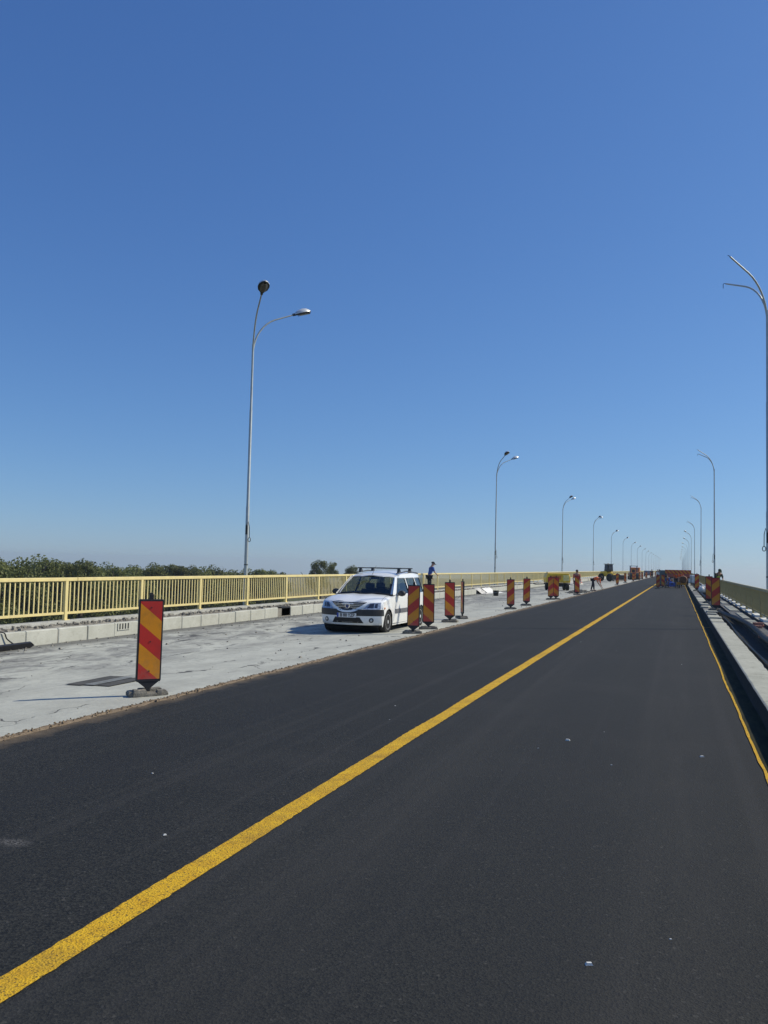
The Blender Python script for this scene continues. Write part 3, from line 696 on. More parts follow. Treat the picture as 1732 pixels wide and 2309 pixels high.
# ------------------------------------------------------------------ the white estate car
def car(x, y, z):
    root = empty('estate_car', (x, y, z), 0)
    tag(root, 'white estate car with black roof bars parked on the bare concrete', 'car')
    # local frame: nose towards -Y. helper turns (lx, ly forward, z) into local coordinates
    def L(lx, ly, z_): return (lx, -ly, z_)
    W = M['white_car']; T = M['trim']
    FR = [(.235, .69), (.27, .73), (.32, .757), (.39, .768), (.47, .775), (.475, .782), (.56, .792), (.635, .785), (.645, .745), (.70, .735), (.76, .715), (.805, .685), (.83, .64)]
    def fly(zz):
        for (a, b), (c_, d_) in zip(FR, FR[1:]):
            if a <= zz <= c_: return b+(d_-b)*(zz-a)/(c_-a)
        return FR[0][1] if zz < FR[0][0] else FR[-1][1]
    def halfw(zz): return .80+.035*min(1, max(0, (zz-.19)/.3)) - max(0, zz-.70)*.12
    def FS(lx, zz, off=0.0):
        s_ = lx/halfw(zz); k = .33*abs(s_)**3.0
        n = Vector((s_*.75*abs(s_), 1, 0)).normalized()
        return L(lx+n.x*off, fly(zz)-k+n.y*off, zz)
    ss = [-1, -.97, -.92, -.84, -.72, -.55, -.35, -.15, 0, .15, .35, .55, .72, .84, .92, .97, 1]
    body = MB()
    def bandm(i, j): return 1 if FR[i][0] >= .469 and FR[i][0] < .63 else 0
    body.grid([[FS(s_*halfw(zz), zz) for s_ in ss] for zz, _ in FR], mi=bandm)
    # bonnet
    def hood(s_, t_):                       # t 0 nose .. 1 cowl
        hw = halfw(.83)*(1-t_)+.735*t_; lx = s_*hw
        ly0 = .64-.33*abs(s_)**3.0; ly = ly0*(1-t_)+(-.34-.12*abs(s_)**2)*t_
        zz = .83+(.975-.83)*t_**.8 + .040*math.sin(math.pi*min(1, t_*1.0))*(1-.25*s_*s_) + .012*(1-abs(s_)**4)*t_ + (.012 if .55 > abs(s_) > .30 else .0) - (.03*t_*abs(s_)**6)
        return L(lx, ly, zz)
    body.grid([[hood(s_, t_) for s_ in ss] for t_ in (0, .12, .3, .5, .7, .88, 1)])
    # flanks: columns along the length, wheel arches cut in
    AR = .345
    cols = [.31, .345, .30, .17, 0, -.17, -.30, -.345, -.40, -.60, -.95, -1.4, -1.88, -2.3, -2.5, -2.56, -2.605, -2.73, -2.905, -3.08, -3.205, -3.25, -3.30, -3.45, -3.60]
    cols = sorted(set(cols), reverse=True)
    def sidex(zz, ly):
        w = .80+.042*math.sin(math.pi*min(1, max(0, (zz-.18)/.95)))**.6
        if ly > .1: w -= .03*(ly-.1)
        if ly < -3.0: w -= .16*((-3.0-ly)/.6)**2*.6
        for c_ in (0, -2.905):                # flared arches
            r_ = math.hypot(ly-c_, zz-.30)
            if r_ < .47: w += .016*max(0, 1-abs(r_-.37)/.1)
        return w
    def belt(ly):
        if ly > -.62: t_ = (.31-ly)/.93; return .815+(.965-.815)*max(0, min(1, t_))**.85
        return .965+.012*(-.62-ly)/3
    def arch(ly):
        for c_ in (0, -2.905):
            if abs(ly-c_) <= AR+.0001: return .30+math.sqrt(max(0, AR*AR-(ly-c_)**2))
        return .19
    for sd_ in (-1, 1):
        rows = []
        for ly in cols:
            a = arch(ly); bz = belt(ly); row = []
            for fz in (0, .12, .3, .5, .68, .85, 1.0):
                zz = a+(bz-a)*fz; row.append(L(sd_*sidex(zz, ly), ly, zz))
            rows.append(row)
        body.grid(rows)
        # shoulder to bonnet edge
        body.grid([[L(sd_*sidex(belt(ly), ly), ly, belt(ly)), hood(sd_*1.0, max(0, min(1, (.31-ly)/.77)))] for ly in cols if ly >= -.60])
        body.grid([[FS(sd_*halfw(zz), zz), L(sd_*sidex(max(zz, .19), .345), .345, max(zz, .19))] for zz in (.19, .3, .4, .47)])
        body.grid([[FS(sd_*halfw(zz), zz), L(sd_*sidex(zz, .345), .345, zz)] for zz in (.475, .56, .63)], mi=1)
        body.grid([[FS(sd_*halfw(zz), zz), L(sd_*sidex(zz, .345), .345, zz)] for zz in (.63, .70, .76, .815)])
    # greenhouse sides
    GC = [(-.44, -1.10), (-.74, -1.30), (-1.84, -1.86), (-1.95, -1.96), (-2.72, -2.70), (-2.82, -2.80), (-3.44, -3.34), (-3.64, -3.58)]
    def gx(zz, ly): return .815-(zz-.965)*.36 - (.10*((-3.0-ly)/.6)**2 if ly < -3.0 else 0)
    zr = [.972, 1.0, 1.20, 1.40, 1.455, 1.525]
    glassf = {0: MB(), 1: MB(), 2: MB()}
    for sd_ in (-1, 1):
        def GP(c_, zz, off=0):
            if zz > 1.5: zz = zz - .075*max(0, 1-(-1.1-c_[1])/.7)*(1 if c_[1] > -1.85 else 0)
            f_ = max(0, (zz-1.0)/(1.47-1.0)); ly = c_[0]+(c_[1]-c_[0])*min(f_, 1.05)
            return L(sd_*(gx(zz, ly)+off), ly, zz)
        def mi_skip(i, j): return 0
        for i in range(len(GC)-1):
            for j in range(len(zr)-1):
                q = [GP(GC[i], zr[j]), GP(GC[i+1], zr[j]), GP(GC[i+1], zr[j+1]), GP(GC[i], zr[j+1])]
                if i in (1, 3, 5) and j in (1, 2): 
                    glassf[(i-1)//2].poly([GP(GC[i], zr[j], -.008), GP(GC[i+1], zr[j], -.008), GP(GC[i+1], zr[j+1], -.008), GP(GC[i], zr[j+1], -.008)])
                else: body.poly(q)
        body.grid([[L(sd_*sidex(belt(ly), ly), ly, belt(ly)), L(sd_*gx(.972, ly), ly, .972)] for ly in cols if ly <= -.60])
    # windscreen frame + glass
    def WS(s_, t_, off=0):
        lx = s_*((.765)*(1-t_)+.620*t_); ly = (-.34-.16*s_*s_)*(1-t_)+(-1.12-.06*s_*s_)*t_
        zz = (.972)*(1-t_)+(1.475-.035*s_*s_)*t_+.03*math.sin(math.pi*t_)
        return L(lx, ly+off*.6, zz+off*.8)
    wss = [-1, -.93, -.5, 0, .5, .93, 1]; wts = [0, .04, .35, .68, .94, 1]
    wg = MB()
    for i in range(len(wss)-1):
        for j in range(len(wts)-1):
            q = [WS(wss[i], wts[j]), WS(wss[i+1], wts[j]), WS(wss[i+1], wts[j+1]), WS(wss[i], wts[j+1])]
            if 1 <= i <= len(wss)-3 and 1 <= j <= len(wts)-3: wg.poly([WS(wss[i], wts[j], -.004), WS(wss[i+1], wts[j], -.004), WS(wss[i+1], wts[j+1], -.004), WS(wss[i], wts[j+1], -.004)])
            else: body.poly(q, 1 if j == 0 else 0)
    # roof
    def RF(s_, t_):
        ly = (-1.12-.06*s_*s_)*(1-t_)+(-3.56)*t_
        hw = .620*(1-t_)+.575*t_+.02*math.sin(math.pi*t_)
        crown = 1.475+.145*min(1, t_/.42)**.62-.035*max(0, (t_-.6)/.4)**2
        zz = crown-(.035+.045*min(1, t_*3))*abs(s_)**2.6
        return L(s_*hw, ly, zz)
    body.grid([[RF(s_, t_) for s_ in (-1, -.9, -.7, -.4, 0, .4, .7, .9, 1)] for t_ in (0, .06, .14, .24, .36, .5, .65, .8, .92, 1)])
    for sd_ in (-1, 1):
        rows = []
        for t_ in (0, .06, .14, .24, .36, .5, .65, .8, .92, 1):
            ly = -1.18-2.38*t_; zt = 1.525-.075*max(0, 1-(-1.1-ly)/.7)
            rows.append([RF(sd_, t_), L(sd_*gx(zt, ly), ly, zt)])
        body.grid(rows)
    # tail
    def TL(s_, zz):
        ly = -3.56-.10*max(0, 1-(zz-.98)/.57)**.8 if zz > .98 else -3.66-.04*(1 if zz < .6 else 0)
        hw = gx(zz, -3.5) if zz > .98 else .76
        return L(s_*hw, ly+.10*s_*s_, zz)
    rg = MB()
    trs = [.21, .35, .6, .8, .98, 1.03, 1.40, 1.5, 1.545]
    for i in range(8):
        for j, (a, b) in enumerate(zip((-1, -.82, -.4, 0, .4, .82), (-.82, -.4, 0, .4, .82, 1))):
            q = [TL(a, trs[i]), TL(b, trs[i]), TL(b, trs[i+1]), TL(a, trs[i+1])]
            if i == 5 and 1 <= j <= 4: rg.poly(q)
            else: body.poly(q)
    # floor pan
    body.grid([[L(-.76, ly, .2), L(.76, ly, .2)] for ly in (.55, -.35, -2.5, -3.6)], mi=1)
    b = body.build('body', [W, T], root, merge=.004, smooth=38)
    wg.build('windscreen', M['glass'], root, recalc=False, smooth=60)
    for k in range(3): glassf[k].build('side_window', M['glass'], root, recalc=False)
    rg.build('rear_window', M['glass'], root, recalc=False)
    MB().tube([WS(-.93, .045, .004), WS(-.5, .045, .004), WS(0, .045, .004), WS(.5, .045, .004), WS(.93, .045, .004)], .010, 6).tube([WS(-.93, .045, .004), WS(-.935, .5, .004), WS(-.93, .94, .004)], .008, 5).tube([WS(.93, .045, .004), WS(.935, .5, .004), WS(.93, .94, .004)], .008, 5).tube([WS(-.93, .94, .004), WS(0, .94, .006), WS(.93, .94, .004)], .008, 5).build('windscreen_seal', M['black_rubber'], root)
    # window rubbers on the flanks
    for sd_ in (-1, 1):
        for i in (1, 3, 5):
            def GP2(c_, zz): 
                f_ = max(0, (zz-1.0)/(.47)); ly = c_[0]+(c_[1]-c_[0])*f_; return L(sd_*(gx(zz, ly)+.001), ly, zz)
            a, c_ = GC[i], GC[i+1]
            MB().tube([GP2(a, 1.0), GP2(a, 1.41), GP2(c_, 1.41), GP2(c_, 1.0), GP2(a, 1.0)], .008, 5).build('window_seal', M['black_rubber'], root)
    # interior
    it = MB().box(L(0, -.83, .83), (1.42, .44, .22)).box(L(0, -1.9, .30), (1.44, 3.1, .12)); it.build('dashboard', M['dash'], root)
    for sx in (-.36, .36):
        for (ly, h_) in ((-1.75, 1.0), (-2.65, .98)):
            se = MB().box(L(sx, ly+.22, .52), (.50, .50, .16)).box(L(sx, ly-.06, .80), (.48, .13, .56), rot=Matrix.Rotation(-.16, 3, 'X')).box(L(sx, ly-.13, 1.16), (.26, .10, .17)); se.build('car_seat', M['seat'], root, bevel=.03)
    sw = MB().tube([L(.36+.18*math.cos(a), -1.12-.07*math.sin(a)*.5, .98+.17*math.sin(a)) for a in [k*2*math.pi/16 for k in range(17)]], .014, 6); sw.build('steering_wheel', M['dash'], root)
    MB().box(L(0, -1.25, 1.40), (.22, .03, .06)).build('rear_view_mirror', M['dash'], root)
    # arch liners
    for ly in (0, -2.905):
        MB().tube([L(-.66, ly, .31), L(.66, ly, .31)], .335, 18).build('arch_liner', M['cable'], root)
    # wheels
    def wheel(sd_, ly):
        e = empty('wheel', L(sd_*.745, ly, .305), 0, root)
        pr = [(-.09, .20), (-.095, .26), (-.085, .293), (-.06, .304), (.06, .304), (.085, .293), (.095, .26), (.088, .20)]
        MB().lathe([(a*sd_, r_) for a, r_ in pr], 'x', (0, 0, 0), 32).build('tyre', M['tyre'], e, smooth=40)
        rm = MB().lathe([(sd_*.07, .20), (sd_*.088, .195), (sd_*.085, .175), (sd_*.055, .16), (sd_*.045, 0.0)], 'x', (0, 0, 0), 28)
        rm.build('rim', M['machine_dark'], e, smooth=40)
        cp = MB()
        for k in range(6):
            a0 = k*math.pi/3; pts = []
            for (r_, w_) in ((.045, .030), (.11, .048), (.188, .078)):
                pts.append(((r_*math.cos(a0)-w_*math.sin(a0)), (r_*math.sin(a0)+w_*math.cos(a0)), r_))
                pts.append(((r_*math.cos(a0)+w_*math.sin(a0)), (r_*math.sin(a0)-w_*math.cos(a0)), r_))
            vs = [(sd_*(.088-.010*(p[2] > .1)), p[0], p[1]) for p in pts]+[(sd_*.06, p[0], p[1]) for p in pts]
            cp.add(vs, [(0, 1, 3, 2), (2, 3, 5, 4), (0, 2, 8, 6), (2, 4, 10, 8), (1, 7, 9, 3), (3, 9, 11, 5), (4, 5, 11, 10), (0, 6, 7, 1)])
        cp.lathe([(sd_*.06, .196), (sd_*.09, .192), (sd_*.086, .176), (sd_*.06, .172)], 'x', (0, 0, 0), 28)
        cp.lathe([(sd_*.06, .05), (sd_*.094, .045), (sd_*.097, .0)], 'x', (0, 0, 0), 14)
        cp.build('wheel_cover', M['silver'], e)
    for sd_ in (-1, 1):
        for ly in (0, -2.905): wheel(sd_, ly)
    # front details, all laid on the nose surface
    def patch(corners, off, n=6, m=4):
        (a, b, c_, d_) = corners; rows = []
        for j in range(m+1):
            v = j/m; row = []
            for i in range(n+1):
                u = i/n
                px = (a[0]*(1-u)+b[0]*u)*(1-v)+(d_[0]*(1-u)+c_[0]*u)*v; pz = (a[1]*(1-u)+b[1]*u)*(1-v)+(d_[1]*(1-u)+c_[1]*u)*v
                row.append(FS(px, pz, off))
            rows.append(row)
        return rows
    for sd_ in (-1, 1):
        h = MB().grid(patch([(sd_*.40, .640), (sd_*.79, .638), (sd_*.775, .812), (sd_*.55, .800)], .010, 8, 4)).build('headlight', M['lens'], root, smooth=60)
        MB().grid(patch([(sd_*.49, .665), (sd_*.64, .655), (sd_*.645, .785), (sd_*.56, .778)], .014, 5, 3)).build('reflector', M['lens_dark'], h, smooth=60)
        MB().grid(patch([(sd_*.66, .66), (sd_*.72, .657), (sd_*.72, .785), (sd_*.665, .785)], .014, 3, 3)).build('reflector', M['lens_dark'], h, smooth=60)
        fl = MB().lathe([(0, .062), (.006, .060), (.008, .048)], 'y', (0, 0, 0), 16)
        o = fl.build('fog_light', M['trim'], root); p_ = FS(sd_*.60, .365, .004); o.location = p_; o.rotation_euler = (0, 0, sd_*.42); o.scale = (1, -1, 1)
        o2 = MB().lathe([(.002, .036), (.010, .030), (.013, 0)], 'y', (0, 0, 0), 14).build('fog_lens', M['lens'], o)
    MB().grid(patch([(-.42, .29), (.42, .29), (.33, .435), (-.33, .435)], .006, 8, 2)).build('lower_intake', M['cable'], root)
    for zz in (.325, .36, .395): MB().tube([FS(x_, zz, .014) for x_ in (-.36+(zz-.29)*.5, -.18, 0, .18, .36-(zz-.29)*.5)], .004, 4).build('intake_slat', M['trim'], root)
    g = MB()
    xs_ = [-.47, -.36, -.24, -.12, 0, .12, .24, .36, .47]
    def low(x_): return .592+.213*(abs(x_)/.47)**2.0
    g.grid([[FS(x_, .812, .010) for x_ in xs_], [FS(x_, (low(x_)+.812)/2, .010) for x_ in xs_], [FS(x_, low(x_), .010) for x_ in xs_]]); gr = g.build('grille', M['cable'], root)
    for zz in (.648, .688, .728, .768):
        xe = .47*math.sqrt(max(0, (zz-.592)/.213))*.94
        MB().tube([FS(x_, zz, .020) for x_ in (-xe, -xe*.5, 0, xe*.5, xe)], .0085, 5).build('grille_slat', M['chrome'], gr)
    bandp = [(-.62, .828), (-.47, .805)]
    cb = MB(); xr = [-.56, -.50, -.42, -.33, -.22, -.11, 0, .11, .22, .33, .42, .50, .56]
    cb.grid([[FS(x_, min(.828, low(x_)+.012), .020) for x_ in xr], [FS(x_, max(.555, min(.80, low(x_)-.034-.06*abs(x_))), .022) for x_ in xr]]); cb.build('grille_surround', M['white_car'], root, smooth=60)
    sh = MB().prism([(-.052, .052), (.052, .052), (.050, -.01), (.0, -.062), (-.050, -.01)], 0, -.014).build('badge', M['chrome'], root); sh.location = FS(0, .705, .018); sh.scale = (1.35, 1.0, 1.25)
    MB().prism([(-.036, .036), (.026, .036), (.024, -.008), (-.004, -.045), (-.036, -.008)], -.014, -.018).build('badge_enamel', M['blue_badge'], sh)
    # number plate B 88 YZP
    pe = MB().box((0, 0, 0), (.52, .012, .112)).build('number_plate', M['plate_white'], root); pe.location = (.0, -.812, .483)
    MB().box((-.237, -.0075, 0), (.044, .004, .108)).build('plate_band', M['plate_blue'], pe)
    cu = bpy.data.curves.new('plate_text', 'FONT'); cu.body = 'B 88 YZP'; cu.size = .118; cu.align_x = 'CENTER'; cu.align_y = 'CENTER'; cu.extrude = .001; cu.offset = .002
    to = bpy.data.objects.new('tmp', cu); col.objects.link(to); bpy.context.view_layer.update()
    me = bpy.data.meshes.new_from_object(to.evaluated_get(bpy.context.evaluated_depsgraph_get())); bpy.data.objects.remove(to)
    me.materials.clear(); me.materials.append(M['ink']); lt = inst('plate_lettering', me, pe, (.022, -.0085, 0), (R(90), 0, 0), (.86, 1, 1))
    # mirrors, handles, mouldings, door gaps, aerial, wipers, roof bars
    for sd_ in (-1, 1):
        mr = MB().lathe([(-.07, .02), (-.06, .07), (0, .085), (.05, .08), (.06, .06), (.062, 0)], 'y', (0, 0, 0), 14).build('door_mirror', M['trim'], root, smooth=60)
        mr.location = L(sd_*.945, -.76, 1.02); mr.scale = (1.25, 1.0, .95)
        MB().box((-sd_*.085, .0, -.05), (.09, .05, .035)).build('mirror_arm', M['trim'], mr)
        for (a, b) in ((-.56, -1.86), (-1.94, -2.50)):
            MB().box(L(sd_*.846, (a+b)/2, .555), (.022, abs(a-b), .115)).build('door_moulding', M['moulding'], root, bevel=.006)
        for ly in (-1.70, -2.58):
            MB().tube([L(sd_*.845, ly-.07, .875), L(sd_*.868, ly-.04, .878), L(sd_*.868, ly+.04, .878), L(sd_*.845, ly+.07, .875)], .014, 6).build('door_handle', M['trim'], root)
        for pts in ([(-.52, .26), (-.53, .6), (-.56, .93)], [(-1.90, .24), (-1.90, .6), (-1.90, .965)], [(-2.55, .50), (-2.66, .72), (-2.74, .965)]):
            MB().tube([L(sd_*(sidex(zz, ly)+.0005), ly, zz) for ly, zz in pts], .0055, 4).build('door_gap', M['cable'], root)
        MB().tube([L(sd_*(sidex(.24, ly)-.004), ly, .235) for ly in (-.37, -1, -1.8, -2.5)], .006, 4).build('door_gap', M['cable'], root)
        MB().tube([hood(sd_*.93, t_) for t_ in (.08, .3, .5, .7, .9)], .005, 4).build('bonnet_gap', M['cable'], root)
        MB().box(L(sd_*.845, .30, .66), (.012, .06, .04)).build('side_indicator', M['orange_lens'], root)
        # roof rail feet
        for ly in (-1.62, -2.62):
            MB().prism([(-.07, -.02), (.13, -.02), (.04, .085), (-.04, .085)], -.03, .03, ax='x').build('bar_foot', M['trim'], root).location = L(sd_*.565, ly, 1.575)
        MB().tube([L(sd_*.59, ly, 1.535+.062*math.sin(math.pi*min(1, (-ly-1.35)/2.0))) for ly in (-1.35, -1.5, -2.3, -3.2, -3.35)], .016, 6).build('roof_rail', M['trim'], root)
    for ly in (-1.62, -2.62):
        MB().box(L(0, ly, 1.672), (1.30, .055, .028)).build('roof_bar', M['trim'], root, bevel=.006)
    MB().tube([L(-.05, -1.2, 1.50), L(-.05, -1.24, 1.55), L(-.03, -1.42, 1.74)], [.012, .006, .0035], 5).build('aerial', M['trim'], root)
    MB().tube([WS(-.6, .02, .02), WS(-.1, .07, .02)], .009, 4).build('wiper', M['trim'], root)
    MB().tube([WS(.1, .02, .02), WS(.62, .07, .02)], .009, 4).build('wiper', M['trim'], root)
    return root
car(-7.90, 20.9, deck_z(-7.9)-.012)

# ------------------------------------------------------------------ people
def skin_mesh(name, nodes, edges, mats, sub=1):
    """nodes: {key:(pos, radius)}; evaluated into a plain mesh"""
    keys = list(nodes); me = bpy.data.meshes.new(name)
    me.from_pydata([nodes[k][0] for k in keys], [(keys.index(a), keys.index(b)) for a, b in edges], [])
    o = bpy.data.objects.new('tmp', me); col.objects.link(o)
    o.modifiers.new('s', 'SKIN'); ss_ = o.modifiers.new('u', 'SUBSURF'); ss_.levels = sub; ss_.render_levels = sub
    for i, k in enumerate(keys):
        r_ = nodes[k][1]; r_ = r_ if isinstance(r_, tuple) else (r_, r_)
        me.skin_vertices[0].data[i].radius = r_; me.skin_vertices[0].data[i].use_root = (i == 0)
    bpy.context.view_layer.update()
    m2 = bpy.data.meshes.new_from_object(o.evaluated_get(bpy.context.evaluated_depsgraph_get()))
    bpy.data.objects.remove(o); m2.materials.clear(); m2.name = name
    for m_ in mats: m2.materials.append(m_)
    m2.polygons.foreach_set('use_smooth', [True]*len(m2.polygons))
    return m2
def person(loc, rz, label, bend=0.0, reach=None, shirt='blue_shirt', legs='dark_cloth', cap=None, vest=None, stride=.0, crouch=0.0, tall=1.0, group=None):
    """faces local -Y. bend: forward lean of the trunk in degrees"""
    root = empty('person', loc, rz); tag(root, label, 'person', group)
    hip = Vector((0, 0, .92-crouch)); b = R(bend)
    up = Vector((0, -math.sin(b), math.cos(b))); fw = Vector((0, -math.cos(b), -math.sin(b)))
    chest = hip+up*.30; sh = hip+up*.47; nk = hip+up*.56; hb = R(bend*.6+12)
    hup = Vector((0, -math.sin(hb), math.cos(hb))); hfw = Vector((0, -math.cos(hb), -math.sin(hb)))
    hd = nk+hup*.11; ht = nk+hup*.20
    N = {'hip': (hip, (.13, .10)), 'waist': (hip+up*.15, (.125, .095)), 'chest': (chest, (.15, .11)), 'sh': (sh, (.11, .09)), 'nk': (nk, .052), 'hd': (hd, (.078, .092)), 'ht': (ht, (.07, .08)),
         'chin': (hd+hfw*.055-hup*.05, .035), 'nose': (hd+hfw*.115-hup*.005, .012)}
    E = [('hip', 'waist'), ('waist', 'chest'), ('chest', 'sh'), ('sh', 'nk'), ('nk', 'hd'), ('hd', 'ht'), ('hd', 'chin'), ('hd', 'nose')]
    hands = {}
    for s_, nm in ((-1, 'l'), (1, 'r')):
        hj = hip+Vector((s_*.09, 0, -.05)); ft = Vector((s_*.11, s_*stride, .05))
        kn = (hj+ft)/2+Vector((0, -.03-crouch*.9, .02))
        N.update({nm+'hj': (hj, .085), nm+'kn': (kn, .058), nm+'an': (ft+Vector((0, .02, .03)), .04), nm+'to': (ft+Vector((0, -.15, -.012)), .038), nm+'ear': (hd+Vector((s_*.088, 0, 0)), .018)})
        E += [('hip', nm+'hj'), (nm+'hj', nm+'kn'), (nm+'kn', nm+'an'), (nm+'an', nm+'to'), ('hd', nm+'ear')]
        sp = sh+Vector((s_*.19, 0, 0))
        if reach is not None: hp = Vector(reach[0 if s_ < 0 else 1]); el = (sp+hp)/2+Vector((s_*.06, .06, -.04))
        else: el = sp+Vector((s_*.05, .03, -.28)); hp = el+Vector((0, -.06, -.24))
        dv = (hp-el).normalized()
        N.update({nm+'sp': (sp, .055), nm+'el': (el, .04), nm+'wr': (hp, .027), nm+'pm': (hp+dv*.06, (.035, .02))})
        E += [('sh', nm+'sp'), (nm+'sp', nm+'el'), (nm+'el', nm+'wr'), (nm+'wr', nm+'pm')]
        hands[nm] = (hp+dv*.06, dv)
    body = skin_mesh('body', N, E, [M['skin']], 2); inst('body', body, root)
    bo = root.children[-1]
    for nm, (p_, dv) in hands.items():
        sd_ = Vector((1, 0, 0)); palm = dv.cross(sd_).normalized()
        fm = MB()
        for k, ln in enumerate((.062, .074, .078, .070, .055)):
            if k == 0: a = p_-dv*.02+palm*.02; q = a+palm*.035+dv*.03; r_ = q+dv*.025; rr_ = [.011, .010, .008]
            else: a = p_+dv*.015+sd_*(k-2.5)*.018; q = a+dv*ln*.55+palm*.006; r_ = q+dv*ln*.4+palm*.022; rr_ = [.0095, .009, .007]
            fm.tube([a, q, r_], rr_, 6)
        fm.build('hand', M['skin'], bo)
    ty = {k: N[k] for k in ('hip', 'lhj', 'lkn', 'lan', 'rhj', 'rkn', 'ran')}
    ty = {k: (v[0], (tuple(x*1.12+.008 for x in v[1]) if isinstance(v[1], tuple) else v[1]*1.12+.012)) for k, v in ty.items()}
    inst('trousers', skin_mesh('trousers', ty, [('hip', 'lhj'), ('lhj', 'lkn'), ('lkn', 'lan'), ('hip', 'rhj'), ('rhj', 'rkn'), ('rkn', 'ran')], [M[legs]], 1), root)
    def blow(ks, a, c_): return {k: (N[k][0], (tuple(x*a+c_ for x in N[k][1]) if isinstance(N[k][1], tuple) else N[k][1]*a+c_)) for k in ks}
    sk = blow(('hip', 'waist', 'chest', 'sh', 'lsp', 'rsp', 'lel', 'rel'), 1.08, .012)
    inst('shirt', skin_mesh('shirt', sk, [('hip', 'waist'), ('waist', 'chest'), ('chest', 'sh'), ('sh', 'lsp'), ('lsp', 'lel'), ('sh', 'rsp'), ('rsp', 'rel')], [M[shirt]], 1), root)
    if vest:
        inst('vest', skin_mesh('vest', blow(('waist', 'chest', 'sh'), 1.16, .03), [('waist', 'chest'), ('chest', 'sh')], [M[vest]], 1), root)
    for s_ in (-1, 1):
        MB().box(tuple(Vector((s_*.11, s_*stride, .032))+Vector((0, -.06, 0))), (.09, .28, .065), taper=.85).build('shoe', M['cable'], root, bevel=.015)
        MB().lathe([(-.01, .002), (-.006, .010), (.006, .010), (.01, .002)], 'y', tuple(hd+hfw*.088+Vector((s_*.033, 0, .018))), 8).build('eye', M['cable'], bo)
    MB().tube([hd+hfw*.088+Vector((-.022, 0, -.045)), hd+hfw*.088+Vector((.022, 0, -.045))], .005, 5).build('mouth', M['brick'], bo)
    hm = MB(); c_ = hd+hup*.035-hfw*.012
    rows = [[tuple(c_+Vector((1, 0, 0))*(.097*math.cos(a)*math.cos(e))-hfw*(.112*math.sin(a)*math.cos(e))+hup*(.098*math.sin(e))) for a in [2*math.pi*k/14 for k in range(15)]] for e in (-.15, .3, .7, 1.1, 1.5)]
    hm.grid(rows)
    if cap:
        pk = [c_+hfw*.09+hup*.01+Vector((-.07, 0, 0)), c_+hfw*.09+hup*.01+Vector((.07, 0, 0)), c_+hfw*.19-hup*.01+Vector((.045, 0, 0)), c_+hfw*.19-hup*.01+Vector((-.045, 0, 0))]
        hm.add([tuple(p) for p in pk]+[tuple(p+hup*.012) for p in pk], [(0, 1, 2, 3), (4, 7, 6, 5), (0, 4, 5, 1), (1, 5, 6, 2), (2, 6, 7, 3), (3, 7, 4, 0)])
    hm.build('cap' if cap else 'hair', M[cap] if cap else M['hair'], root, smooth=60)
    root.scale = (tall,)*3
    return root
person((-12.78, 44.6, .13), R(125), 'man in blue shirt and dark cap leaning forward by the left railing', bend=17, reach=((-.16, -.40, .98), (.2, -.24, .80)), cap='dark_cloth', shirt='blue_shirt')
person((-6.42, 58.0, deck_z(-6.7)), R(20), 'worker in faded red standing right behind a beacon', bend=10, shirt='red_cloth', legs='dark_cloth', vest='red_cloth', tall=.96)
person((-6.25, 67.6, deck_z(-6.2)), R(75), 'worker in orange vest bent double over a tool at the asphalt edge', bend=82, reach=((-.1, -.62, .45), (.12, -.70, .30)), shirt='orange_cloth', vest='orange_cloth', stride=.16)
t_ = MB().tube([(-6.0, 67.45, .75), (-5.45, 67.35, -.03)], .018, 6).box((-5.43, 67.35, -.035), (.2, .06, .05)); tag(t_.build('hand_tool', M['machine_dark']), 'long handled tool held by the bent worker in orange', 'tool')
person((2.02, 52.6, .2), R(30), 'man in lime vest and cap bent over by the right railing', bend=38, reach=((-.15, -.5, .95), (.2, -.45, .9)), shirt='green_cloth', vest='lime_cloth', cap='green_cloth')
person((-.75, 84.2, 0), R(-35), 'crouching worker in blue with orange vest behind the road closure', bend=50, crouch=.30, shirt='blue_shirt', legs='blue_plastic', vest='orange_cloth', reach=((-.1, -.5, .35), (.1, -.5, .35)))
person((.18, 86.6, 0), R(15), 'standing worker in orange vest near the kerb end of the road closure', bend=12, shirt='orange_cloth', vest='orange_cloth', tall=.98)
person((-.22, 85.2, 0), R(10), 'worker in orange jacket half hidden behind the striped board', bend=15, shirt='orange_cloth', vest='orange_cloth', legs='dark_cloth', tall=.95)
person((-4.7, 168, 0), R(0), 'tiny dark figure walking far away on the asphalt, left of two', shirt='dark_cloth', stride=.2)
person((-3.9, 176, 0), R(180), 'tiny dark figure walking far away on the asphalt, right of two', shirt='dark_cloth', stride=.2)
person((-2.1, 104, 0), R(0), 'person in white top standing beyond the closure beacon', shirt='sack')

def wheelp(parent, x, y, r_, w, name='wheel', rim='machine_yellow'):
    o = MB().lathe([(-w/2, r_*.55), (-w/2, r_*.93), (-w*.35, r_), (w*.35, r_), (w/2, r_*.93), (w/2, r_*.55)], 'x', (x, y, r_), 22).build(name, M['tyre'], parent, smooth=40)
    MB().lathe([(-w*.4, r_*.56), (-w*.3, .04), (w*.3, .04), (w*.4, r_*.56)], 'x', (x, y, r_), 16).build('rim', M[rim], o)

